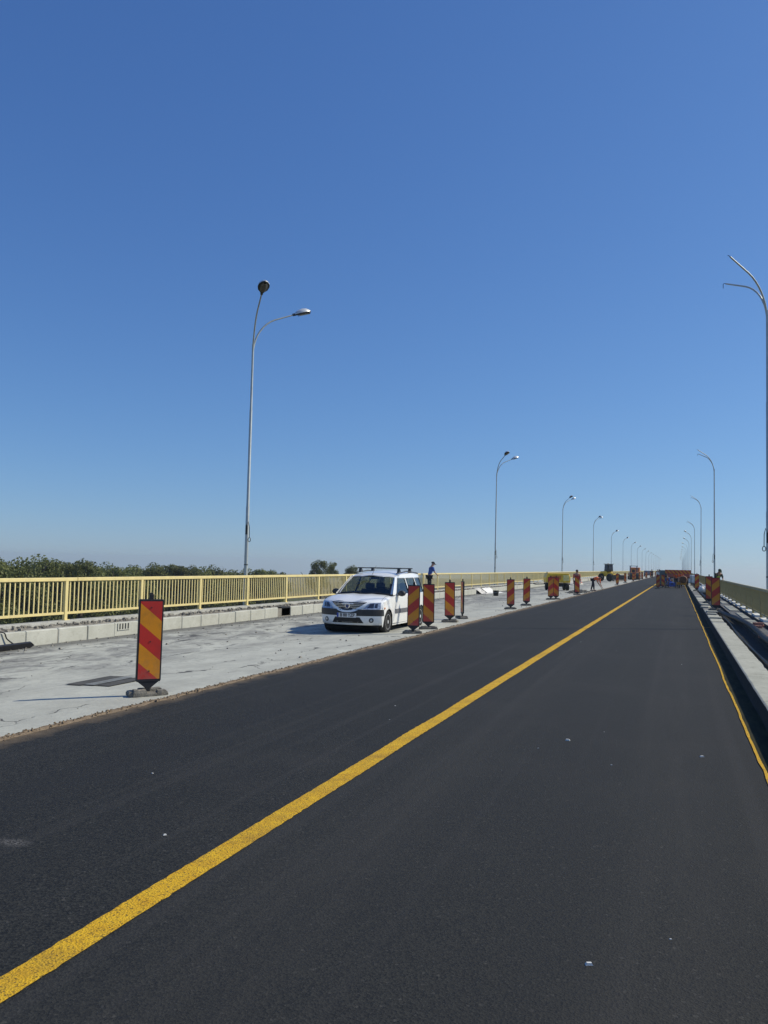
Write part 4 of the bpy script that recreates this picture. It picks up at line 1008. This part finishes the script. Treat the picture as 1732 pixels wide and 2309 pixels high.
# ------------------------------------------------------------------ closure board across the right lane
rt = empty('closure_board', (-.05, 84.3, 0)); tag(rt, 'long red and amber striped board on posts closing the right lane', 'barrier')
bd = MB().box((0, 0, 1.50), (2.3, .05, .36)).build('board', M['black_frame'], rt)
sf = MB(); rect = [(-1.13, 1.33), (1.13, 1.33), (1.13, 1.67), (-1.13, 1.67)]
for k in range(-8, 9):
    p_ = clip(rect, -1, -.9, -(k*.34+1.35)); p_ = clip(p_, 1, .9, k*.34+1.35+.17) if len(p_) > 2 else []
    if len(p_) > 2: sf.poly([(a, -.027, b) for a, b in p_], 0)
    p_ = clip(rect, -1, -.9, -(k*.34+1.35+.17)); p_ = clip(p_, 1, .9, k*.34+1.35+.34) if len(p_) > 2 else []
    if len(p_) > 2: sf.poly([(a, -.027, b) for a, b in p_], 1)
sf.build('striped_face', [M['red'], M['amber']], bd, recalc=False)
for sx in (-1.1, 0, 1.15):
    MB().box((sx, .03, .70), (.06, .05, 1.40)).build('leg', M['machine_dark'], rt); 
    MB().box((sx, .03, .03), (.30, .42, .06)).build('foot', M['base'], rt)
bt = MB().box((0, 0, .78), (.9, .04, .25)).build('lower_board', M['amber'], rt); bt.location = (.35, 0, -.35)
wt = empty('works_trailer', (-.0, 92.5, 0)); tag(wt, 'red brown flatbed trailer with high tailboard behind the striped closure board', 'trailer')
MB().box((0, 1.6, .92), (2.2, 3.6, .16)).build('bed', M['rust'], wt); MB().box((0, -.18, 1.32), (2.2, .06, .72)).build('tailboard', M['red_cloth'], wt, bevel=.01)
for sx in (-1.08, 1.08): MB().box((sx, 1.6, 1.3), (.05, 3.5, .6)).build('side_board', M['red_cloth'], wt)
for sx in (-.85, .85):
    for sy in (1.1, 2.1): wheelp(wt, sx, sy, .42, .24, rim='machine_orange')
for sx in (-.7, .7): MB().box((sx, -.05, .62), (.28, .05, .14)).build('tail_light', M['orange_lens'], wt)
tk = empty('site_box', (-1.50, 93.5, 0)); tag(tk, 'grey green steel site box left of the red brown trailer', 'box')
MB().box((0, .5, .86), (.75, 1.4, 1.44)).build('box_body', M['grey_green'], tk, bevel=.03); MB().box((0, .5, 1.60), (.81, 1.46, .05)).build('lid', M['grey_green'], tk)
for sx in (-.28, .28): MB().box((sx, .5, .08), (.12, 1.3, .14)).build('skid', M['machine_dark'], tk)
# brown wheeled mixer
mx = empty('concrete_mixer', (.42, 82.9, 0)); tag(mx, 'small dirty brown mixer on wheels beside the kerb at the closure', 'mixer')
MB().lathe([(-.32, .14), (-.28, .30), (.0, .36), (.22, .26), (.30, .20)], 'y', (0, 0, .82), 16).build('drum', M['rust'], mx, smooth=50)
for s_ in (-1, 1):
    MB().tube([(s_*.34, -.25, .05), (s_*.20, 0, .75), (s_*.34, .28, .05)], .025, 6).build('leg', M['machine_dark'], mx)
    MB().lathe([(-.03, .0), (-.03, .16), (.03, .16), (.03, .0)], 'x', (s_*.36, .28, .16), 14).build('wheel', M['tyre'], mx)
gb = empty('generator', (-.55, 82.6, 0)); tag(gb, 'blue generator in a tube frame on the asphalt by the closure', 'generator')
MB().box((0, 0, .34), (.55, .40, .36)).build('casing', M['blue_plastic'], gb, bevel=.05)
for s_ in (-1, 1): MB().tube([(s_*.31, -.22, .06), (s_*.31, -.22, .6), (s_*.31, .22, .6), (s_*.31, .22, .06), (s_*.31, -.22, .06)], .02, 6).build('frame', M['machine_dark'], gb)
MB().box((0, -.21, .40), (.22, .02, .12)).build('control_panel', M['machine_dark'], gb)

# ------------------------------------------------------------------ sacks, sheets, bucket, hose, bricks, cone, heap
def blob(name, c, r, m, seed, parent=None, sq=1.0, n=12):
    s_ = MB(); rows = []
    for i in range(n//2+1):
        e = -math.pi/2+math.pi*i/(n//2); row = []
        for k in range(n+1):
            a = 2*math.pi*(k % n)/n; d = Vector((math.cos(a)*math.cos(e), math.sin(a)*math.cos(e), math.sin(e)))
            f_ = 1+.28*noise.noise(d*2.2+Vector((seed*7.1, 0, 0)))
            row.append((c[0]+r[0]*d.x*f_, c[1]+r[1]*d.y*f_, max(c[2]+r[2]*(abs(d.z)**sq)*math.copysign(1, d.z)*f_, .0)))
        rows.append(row)
    s_.grid(rows); return s_.build(name, M[m], parent, merge=.0005, smooth=50)
for i, (x, y, z, lb) in enumerate([(1.46, 61.0, .2, 'white sack on the right kerb, left of the two behind the beacon pair'), (1.64, 61.8, .2, 'white sack on the right kerb, right of the two behind the beacon pair')]):
    e = empty('sack', (x, y, z)); tag(e, lb, 'sack', 'white sacks on the right kerb')
    blob('sack_body', (0, 0, .20), (.20, .22, .24), 'sack', i+1, e); blob('sack_neck', (.05, 0, .44), (.07, .06, .09), 'sack', i+5, e)
bb = empty('bulk_bag', (1.52, 104, .2)); tag(bb, 'large white bulk bag standing on the right kerb beyond the closure', 'bag')
b2 = MB().box((0, 0, .48), (.95, .9, .96)).build('bag_body', M['sack'], bb, bevel=.08)
for sx in (-.4, .4): MB().tube([(sx, -.35, .93), (sx, -.1, 1.12), (sx, .15, 1.1), (sx, .35, .93)], .02, 5).build('bag_loop', M['sack'], bb)
# crumpled sheet draped over the kerb
def drape(x, y, wx, wy, zf, seed, name, label, mat='tarp', cat='sheet', group=None):
    s_ = MB(); n = 18; rows = []
    for i in range(n+1):
        row = []
        for j in range(n+1):
            u, v = i/n-.5, j/n-.5; px = x+u*wx+.06*nz(seed, v*6, u*5); py = y+v*wy+.1*nz(seed+3, v*5, u*5)
            fold = .07*abs(nz(seed+u*5, v*11, 2))+.05*abs(nz(seed+u*13, v*9, 5))
            row.append((px, py, zf(px, py)+.012+fold*(1-abs(2*u)**4)*(1-abs(2*v)**4)*1.6))
        rows.append(row)
    s_.grid(rows); o = s_.build(name, M[mat], smooth=40); tag(o, label, cat, group); return o
def kz(px, py): return .135 if px < -12.4 else max(deck_z(px), .135-(px+12.4)*.75)
drape(-12.15, 55.0, 1.0, 1.5, kz, 1, 'crumpled_sheet', 'crumpled dull sheet draped in the kerb gap, left of two', 'tarp', 'sheet', 'sheets thrown over the left kerb')
drape(-11.95, 57.4, 1.2, 2.6, kz, 4, 'crumpled_sheet', 'bright crumpled sheet spilling off the kerb towards the bucket', 'sack', 'sheet', 'sheets thrown over the left kerb')
bk = empty('bucket', (-10.62, 52.0, deck_z(-10.6))); tag(bk, 'black builders bucket on the bare deck beside the crumpled sheet', 'bucket')
MB().lathe([(0.0, .0), (0.0, .15), (.30, .19), (.32, .20), (.30, .175), (.03, .13)], 'z', (0, 0, .01), 18).build('pail', M['cable'], bk, smooth=40)
MB().tube([(-.19, 0, .30), (-.14, -.12, .24), (0, -.2, .20), (.14, -.12, .24), (.19, 0, .30)], .008, 5).build('handle', M['pole'], bk)
hp_ = [(1.93, 8, .27), (1.90, 12, .27), (1.80, 16, .27), (1.73, 19.2, .26), (1.76, 22.5, .27), (1.74, 25, .27), (1.64, 28, .25), (1.50, 30.5, .22), (1.38, 34.5, .20), (1.33, 39, .19), (1.40, 44, .17), (1.45, 52, .17), (1.42, 62, .17), (1.5, 80, .17)]
def spline(ps, k=8):
    o_ = []; P_ = [Vector(p) for p in ps]
    for i in range(len(P_)-1):
        a, b, c_, d_ = P_[max(i-1, 0)], P_[i], P_[i+1], P_[min(i+2, len(P_)-1)]
        for j in range(k):
            t_ = j/k; o_.append(.5*((2*b)+(-a+c_)*t_+(2*a-5*b+4*c_-d_)*t_*t_+(-a+3*b-3*c_+d_)*t_**3))
    o_.append(P_[-1]); return o_
hs = spline(hp_, 60)
MBh = MB().tube(hs, [.066+.004*math.sin(i*1.9) for i in range(len(hs))], 10)
tag(MBh.build('drain_pipe', M['black_rubber'], smooth=60), 'long black ribbed pipe snaking along the right walkway', 'pipe')
h2 = spline([(1.36, 10, .11), (1.42, 16, .11), (1.36, 22, .12), (1.44, 28, .12), (1.36, 36, .12)], 10)
tag(MB().tube(h2, .018, 6).build('cable', M['cable'], smooth=60), 'thin black cable lying in the trough beside the pipe', 'cable')
bs = [((1.93, 24.2, .235), .1), ((2.02, 24.75, .235), -.2), ((1.90, 24.55, .235), .5), ((1.97, 24.45, .30), .15), ((1.80, 20.6, .235), .4)]
for i, (p_, a) in enumerate(bs):
    lb = ['pink brick at the left of the small brick pile', 'pink brick at the far end of the small brick pile', 'pink brick tilted across the small brick pile', 'pink brick on top of the small pile by the pipe', 'single pink brick lying alone nearer along the pipe'][i]
    o = MB().box((0, 0, 0), (.24, .115, .065)).build('brick', M['brick'], bevel=.005); o.location = p_; o.rotation_euler = (0, 0, a); tag(o, lb, 'brick', 'pink bricks beside the black pipe')
sl = [((1.08, 28.2), .34, .5, 'pale loose slab nearest on the right kerb'), ((1.05, 30.6), .30, .35, 'small loose slab before the right beacon pair'), ((1.12, 32.3), .36, .5, 'loose slab lying right before the arrow pair on the kerb'), ((1.02, 36.3), .3, .8, 'loose slab just beyond the nearer right beacon'), ((1.05, 39.0), .32, .7, 'loose slab between the two right beacons')]
for (xy, w, l_, lb) in sl:
    o = MB().box((0, 0, 0), (w, l_, .05)).build('loose_slab', M['rkerb'], bevel=.01); o.location = (*xy, .226); o.rotation_euler = (0, rnd.uniform(-.02, .02), rnd.uniform(-.2, .2)); tag(o, lb, 'slab', 'loose slabs on the right kerb')
# black board and cable leaning on the kerb at the picture's left edge
o = MB().prism([(-1.3, -.07), (.55, -.07), (.68, .0), (.55, .07), (-1.3, .07)], 0, .05, ax='x').build('black_board', M['black_frame']); o.location = (-12.10, 13.2, deck_z(-12.1)+.07); o.rotation_euler = (0, R(28), R(4)); tag(o, 'black pointed board leaning at the kerb foot on the far left', 'board')
tag(MB().tube(spline([(-12.6, 13.0, .15), (-12.33, 13.25, .16), (-12.30, 13.35, .02), (-12.22, 13.55, -.14)], 6), .014, 6).build('loose_cable', M['cable']), 'dark loose cable hanging over the kerb on the far left', 'cable')
cn = empty('traffic_cone', (-11.0, 104, deck_z(-11))); tag(cn, 'small orange traffic cone beside the left kerb near the compressor', 'cone')
MB().lathe([(.03, .15), (.50, .03), (.5, 0)], 'z', (0, 0, 0), 16).build('cone_body', M['cone'], cn, smooth=40); MB().box((0, 0, .015), (.36, .36, .03)).build('cone_base', M['cone'], cn)
MB().lathe([(.22, .108), (.33, .082)], 'z', (0, 0, 0), 16).build('cone_band', M['white'], cn)
for (x, y, r_, lb) in [(-11.2, 88, 1.0, 'low pale sand heap left of the bent worker'), (-11.3, 98, 1.4, 'longer pale sand heap by the kerb behind the bent worker')]:
    o = blob('sand_heap', (0, 0, -.05), (r_*.8, r_*2.2, .35), 'sand', y, n=16); o.location = (x, y, deck_z(x)); tag(o, lb, 'sand heap', 'pale sand heaps by the left kerb')
mb = MB()
for i in range(420):
    a = rnd.gauss(0, .32); b = rnd.gauss(0, 1.5); s_ = rnd.uniform(.02, .07); hgt = max(0, .16*(1-(a/.7)**2-(b/3.2)**2))*rnd.random()
    mb.box((a, b, s_*.5+hgt), (s_*1.8, s_*1.5, s_), rot=Matrix.Rotation(rnd.random()*3, 3, 'Z') @ Matrix.Rotation(rnd.random(), 3, 'X'), taper=.6)
o = mb.build('rubble_heap', M['base']); o.location = (-6.75, 62.5, deck_z(-6.7)); tag(o, 'low dark rubble heap beside the worker in faded red', 'rubble', kind='stuff')

# ------------------------------------------------------------------ machines
# compressor trailer
cz = deck_z(-9.1); cp = empty('compressor_trailer', (-9.25, 69.5, cz), R(20)); tag(cp, 'yellow compressor trailer with pale end panel in front of the railing', 'compressor')
MB().prism([(-.95, .62), (.95, .62), (.98, 1.0), (.85, 1.36), (-.85, 1.36), (-.98, 1.0)], -.60, .60).build('housing', M['machine_yellow'], cp, bevel=.03)
MB().box((.62, -.615, 1.0), (.50, .03, .46)).build('end_panel', M['pale_yellow'], cp, bevel=.02)
MB().box((-.25, -.612, 1.02), (.9, .02, .30)).build('grille_panel', M['machine_orange'], cp)
MB().box((0, 0, .52), (1.9, .9, .14)).build('chassis', M['machine_dark'], cp); MB().tube([(-.95, 0, .5), (-1.7, 0, .45), (-1.9, 0, .5)], .04, 6).build('tow_bar', M['machine_dark'], cp)
MB().box((.1, -.3, .40), (.55, .3, .2)).build('tool_box', M['machine_dark'], cp)
for sx in (-.72, .72):
    for sy in (-.62, .55): wheelp(cp, sx, sy, .30, .18, rim='machine_dark')
MB().box((-.8, -.02, 1.40), (.06, .06, .12)).build('exhaust', M['machine_dark'], cp)
# wheel loader
ld = empty('wheel_loader', (-9.5, 128, deck_z(-9.3)), R(-48)); tag(ld, 'yellow wheel loader with dark glazed cab on the bare deck', 'loader')
MB().prism([(-1.5, .7), (.1, .7), (.1, 1.35), (-.2, 1.5), (-1.4, 1.42), (-1.6, 1.1)], -.55, .55, ax='y').build('rear_body', M['machine_yellow'], ld, bevel=.04)
MB().box((.9, 0, .85), (1.0, .7, .45)).build('front_frame', M['machine_yellow'], ld, bevel=.04)
c2 = MB().box((-.15, 0, 1.95), (.9, .95, 1.0), taper=.9).build('cab', M['machine_dark'], ld, bevel=.03)
for sy in (-1, 1): MB().box((-.15, sy*.47, 2.0), (.62, .02, .65)).build('cab_window', M['lens_dark'], c2)
MB().box((.31, 0, 2.0), (.02, .7, .6)).build('cab_window', M['lens_dark'], c2)
MB().box((-.15, 0, 2.50), (1.05, 1.05, .07)).build('cab_roof', M['machine_dark'], ld); MB().lathe([(2.53, .05), (2.66, .04), (2.68, 0)], 'z', (-.3, 0, 0), 10).build('warning_light', M['orange_lens'], ld)
for sy in (-1, 1): MB().tube([(.5, sy*.3, 1.25), (1.3, sy*.32, 1.0), (1.95, sy*.32, .45)], .07, 6).build('lift_arm', M['machine_yellow'], ld)
MB().prism([(1.85, .12), (2.55, .10), (2.45, .2), (2.02, .35), (2.05, .95), (1.9, .9)], -1.05, 1.05, ax='y').build('bucket', M['machine_dark'], ld)
for sx in (-.95, 1.0):
    for sy in (-.72, .72):
        w_ = MB().lathe([(-.17, .3), (-.17, .52), (-.1, .57), (.1, .57), (.17, .52), (.17, .3)], 'y', (sx, sy, .57), 22).build('wheel', M['tyre'], ld, smooth=40)
        MB().lathe([(-.14, .31), (-.08, .05), (.08, .05), (.14, .31)], 'y', (sx, sy, .57), 14).build('rim', M['machine_yellow'], w_)
# roller
rl = empty('road_roller', (-7.2, 151, deck_z(-7.2)), R(8)); tag(rl, 'orange road roller with open roof frame beyond the loader', 'roller')
MB().prism([(-.75, .75), (.75, .75), (.72, 1.25), (-.72, 1.25)], -.6, 1.9).build('bonnet', M['machine_orange'], rl, bevel=.05)
MB().lathe([(-.8, .0), (-.8, .58), (.8, .58), (.8, .0)], 'x', (0, -1.1, .58), 24).build('drum', M['machine_dark'], rl)
for sx in (-.86, .86): MB().box((sx, -.75, .72), (.08, 1.5, .22)).build('drum_yoke', M['machine_orange'], rl)
for sx in (-.62, .62): wheelp(rl, sx, 1.5, .55, .4, rim='machine_orange')
for sx in (-.55, .55):
    for sy in (-.3, .75): MB().box((sx, sy, 1.75), (.07, .07, 1.1)).build('roof_post', M['blue_badge'], rl)
MB().box((0, .22, 2.32), (1.35, 1.35, .08)).build('roof', M['blue_badge'], rl); MB().box((0, .5, 1.45), (.5, .5, .5)).build('driver_seat', M['machine_dark'], rl, bevel=.04)
# far vehicles
def far_car(x, y, m, label, h_=1.5, w=1.75, name='parked_car'):
    r_ = empty(name, (x, y, deck_z(x) if x < -5.7 else 0)); tag(r_, label, 'car' if name == 'parked_car' else 'truck')
    MB().prism([(-2.1, .3), (2.1, .3), (2.1, .85), (1.1, .95), (.5, h_), (-1.6, h_), (-2.05, .95)], -w/2, w/2, ax='x').build('body', M[m], r_, bevel=.06).rotation_euler = (0, 0, 0)
    MB().prism([(1.02, .98), (.5, h_-.06), (.52, h_-.06), (1.06, .98)], -w/2+.15, w/2-.15, ax='x').build('windscreen', M['lens_dark'], r_)
    for sx in (-1, 1):
        MB().box((sx*(w/2+.004), -.5, 1.18), (.01, 1.7, .34)).build('side_window', M['lens_dark'], r_)
        for sy in (-1.35, 1.35): wheelp(r_, sx*(w/2-.1), sy, .32, .2, rim='silver')
    return r_
far_car(-8.6, 186, 'machine_orange', 'small orange truck far off among the distant beacons', 2.2, 2.0, 'works_truck').rotation_euler = (0, 0, math.pi)
far_car(-7.6, 232, 'grey_car', 'dark car far off near the end of the works').rotation_euler = (0, 0, math.pi)

# ------------------------------------------------------------------ trees beyond the left railing
def leaf_mesh(seed, n=9000):
    """crown in metres: about 11 wide and 11 tall, centred over the origin, top at z=0"""
    r_ = random.Random(seed); V, F, T = [], [], []
    lobes = []
    for _ in range(34):
        a = r_.random()*6.28; h_ = r_.random()
        rad = (r_.random()**.5)*4.3*(1-.55*h_**2)
        lobes.append((Vector((math.cos(a)*rad, math.sin(a)*rad, -9.5+8.0*h_)), r_.uniform(.9, 1.9), r_.random()))
    for i in range(n):
        c_, lr, tn = lobes[r_.randrange(len(lobes))]
        d = Vector((r_.gauss(0, 1), r_.gauss(0, 1), r_.gauss(0, .9))).normalized()
        p_ = c_+d*lr*(r_.random()**.3)
        s_ = r_.uniform(.09, .21); q = (d*.9+Vector((r_.gauss(0, 1), r_.gauss(0, 1), r_.gauss(0, 1)))*.6).normalized(); u = q.orthogonal().normalized(); w = q.cross(u)
        k = len(V)
        for a_, b_ in ((-1, -.45), (0, -.7), (1, -.2), (.55, .65), (-.6, .55)): V.append(p_+u*s_*a_+w*s_*b_)
        F.append((k, k+1, k+2, k+3, k+4)); T.append(min(1, max(0, .45*tn+.4*r_.random()+.1)))
    me = bpy.data.meshes.new('crown'); me.from_pydata([tuple(v) for v in V], [], F); me.materials.append(M['leaf'])
    at = me.attributes.new('tint', 'FLOAT', 'FACE'); at.data.foreach_set('value', T); me.update(); return me
crowns = [leaf_mesh(i+20) for i in range(6)]
def trunk_mesh(seed):
    r_ = random.Random(seed); s_ = MB().tube([(0, 0, -.03), (.01, 0, .18), (.02, .01, .40), (.0, .03, .66)], [.030, .022, .016, .008], 8)
    for k in range(6):
        a = k*1.05+r_.random(); z0_ = .2+.07*k; s_.tube([(.01, 0, z0_), (.14*math.cos(a), .14*math.sin(a), z0_+.14), (.30*math.cos(a), .30*math.sin(a), z0_+.30)], [.012, .008, .003], 6)
    return s_.mesh('trunk', M['bark'])
trunks = [trunk_mesh(i) for i in range(3)]
R_cam = scene.camera.matrix_world.to_3x3()
tree_list = []   # azimuth (deg left of the bridge axis), distance, height of crown top above the eye line
rt_ = random.Random(99)
tops = [(-47, 2.2), (-46, 2.4), (-44.2, 2.0), (-43, 2.5), (-42, 3.0), (-41, 2.9), (-39.8, 2.3), (-38.6, 2.5), (-37.6, 1.2), (-36.4, 1.35), (-35.5, 1.6), (-34.2, 1.3), (-33, 1.45), (-32, 1.2), (-31, 1.3), (-30, 1.15), (-29, .7), (-28, .5), (-27, .45), (-26.2, .1)]
words = ['first', 'second', 'third', 'fourth', 'fifth', 'sixth', 'seventh', 'eighth', 'ninth', 'tenth', 'eleventh', 'twelfth', 'thirteenth', 'fourteenth', 'fifteenth', 'sixteenth', 'seventeenth', 'eighteenth', 'nineteenth', 'twentieth']
def tree(x, y, top, wid, label, group, k):
    g_ = terr(x, y); h_ = top-g_
    r_ = empty('broadleaf_tree', (x, y, g_), rt_.random()*6.28); tag(r_, label, 'tree', group)
    sc_ = wid/11.0; inst('crown', crowns[k % 6], r_, (0, 0, h_-1.5*sc_), (0, 0, 0), (sc_, sc_, sc_*rt_.uniform(.9, 1.1))); inst('trunk', trunks[k % 3], r_, (0, 0, 0), (0, 0, 0), (h_*.8, h_*.8, h_))
    return r_
for i, (az, tp) in enumerate(tops):
    D = 118+i*5.5+rt_.uniform(-6, 6); x = math.sin(R(az))*D; y = math.cos(R(az))*D
    tree(x, y, CAM_H+tp*.8-.45, rt_.uniform(10, 14.0), '%s broadleaf tree from the left in the tree line beyond the left railing' % words[i], 'trees beyond the left railing', i)
    # (second row, further and lower, closing the gaps)
for i in range(22):
    az = -48+i*1.02; D = 150+i*5+rt_.uniform(-8, 8); tp = 1.6-i*.085
    x = math.sin(R(az))*D; y = math.cos(R(az))*D
    tree(x, y, CAM_H+tp*.8-.6+rt_.uniform(-.5, .2), rt_.uniform(12, 15), 'broadleaf tree of the second row, mostly hidden behind the front trees', 'second row of trees beyond the left railing', i+2)
for i, (az, D, tp, wd, lb) in enumerate([(-23.3, 205, 1.9, 7.4, 'dark rounded lone tree above the railing just left of the white car'), (-22.5, 215, .9, 4.4, 'lower companion crown joined to the right side of the dark lone tree'), (-21.2, 225, .35, 6.2, 'smaller lone tree above the car bonnet, right of the dark lone tree')]):
    tree(math.sin(R(az))*D, math.cos(R(az))*D, CAM_H+tp, wd, lb, 'lone trees between tree line and car', i+1)
# undergrowth and scrub seen through the bars
us = []; r_ = random.Random(5)
V, F, T = [], [], []
for i in range(26000):
    az = R(r_.uniform(-52, -8)); D = 60+ (r_.random()**.8)*240
    x, y = math.sin(az)*D, math.cos(az)*D
    dens = noise.noise(Vector((x*.012, y*.012, 0)))
    if math.degrees(az) > -27 and dens < .12: continue
    hgt = (5.5 if math.degrees(az) < -26 else 2.5)*(.6+.6*abs(noise.noise(Vector((x*.05, y*.05, 3)))))
    p_ = Vector((x, y, terr(x, y)+r_.random()*hgt)); s_ = r_.uniform(.35, .9)
    q = Vector((r_.gauss(0, 1), r_.gauss(0, 1), r_.gauss(0, 1))).normalized(); u = q.orthogonal().normalized(); w = q.cross(u); k = len(V)
    for a_, b_ in ((-1, -.45), (0, -.7), (1, -.2), (.55, .65), (-.6, .55)): V.append(tuple(p_+u*s_*a_+w*s_*b_))
    F.append((k, k+1, k+2, k+3, k+4)); T.append(r_.random())
me = bpy.data.meshes.new('undergrowth'); me.from_pydata(V, [], F); me.materials.append(M['leaf'])
at = me.attributes.new('tint', 'FLOAT', 'FACE'); at.data.foreach_set('value', T)
o = bpy.data.objects.new('undergrowth', me); col.objects.link(o); tag(o, 'dense green scrub on the flood plain under the trees', 'scrub', kind='stuff')

# ------------------------------------------------------------------ air
hz = MB().box((0, 1500, -47), (7000, 5400, 122)); hm = bpy.data.materials.new('pale_air'); hm.use_nodes = True
ht_ = hm.node_tree; ht_.nodes.clear(); ho = ht_.nodes.new('ShaderNodeOutputMaterial'); pv = ht_.nodes.new('ShaderNodeVolumePrincipled')
pv.inputs['Color'].default_value = (.84, .95, 1.0, 1); pv.inputs['Density'].default_value = HAZE; pv.inputs['Anisotropy'].default_value = .3
ht_.links.new(pv.outputs[0], ho.inputs['Volume']); o = hz.build('haze', hm); tag(o, 'thin pale air over the bridge and the plain', kind='stuff')
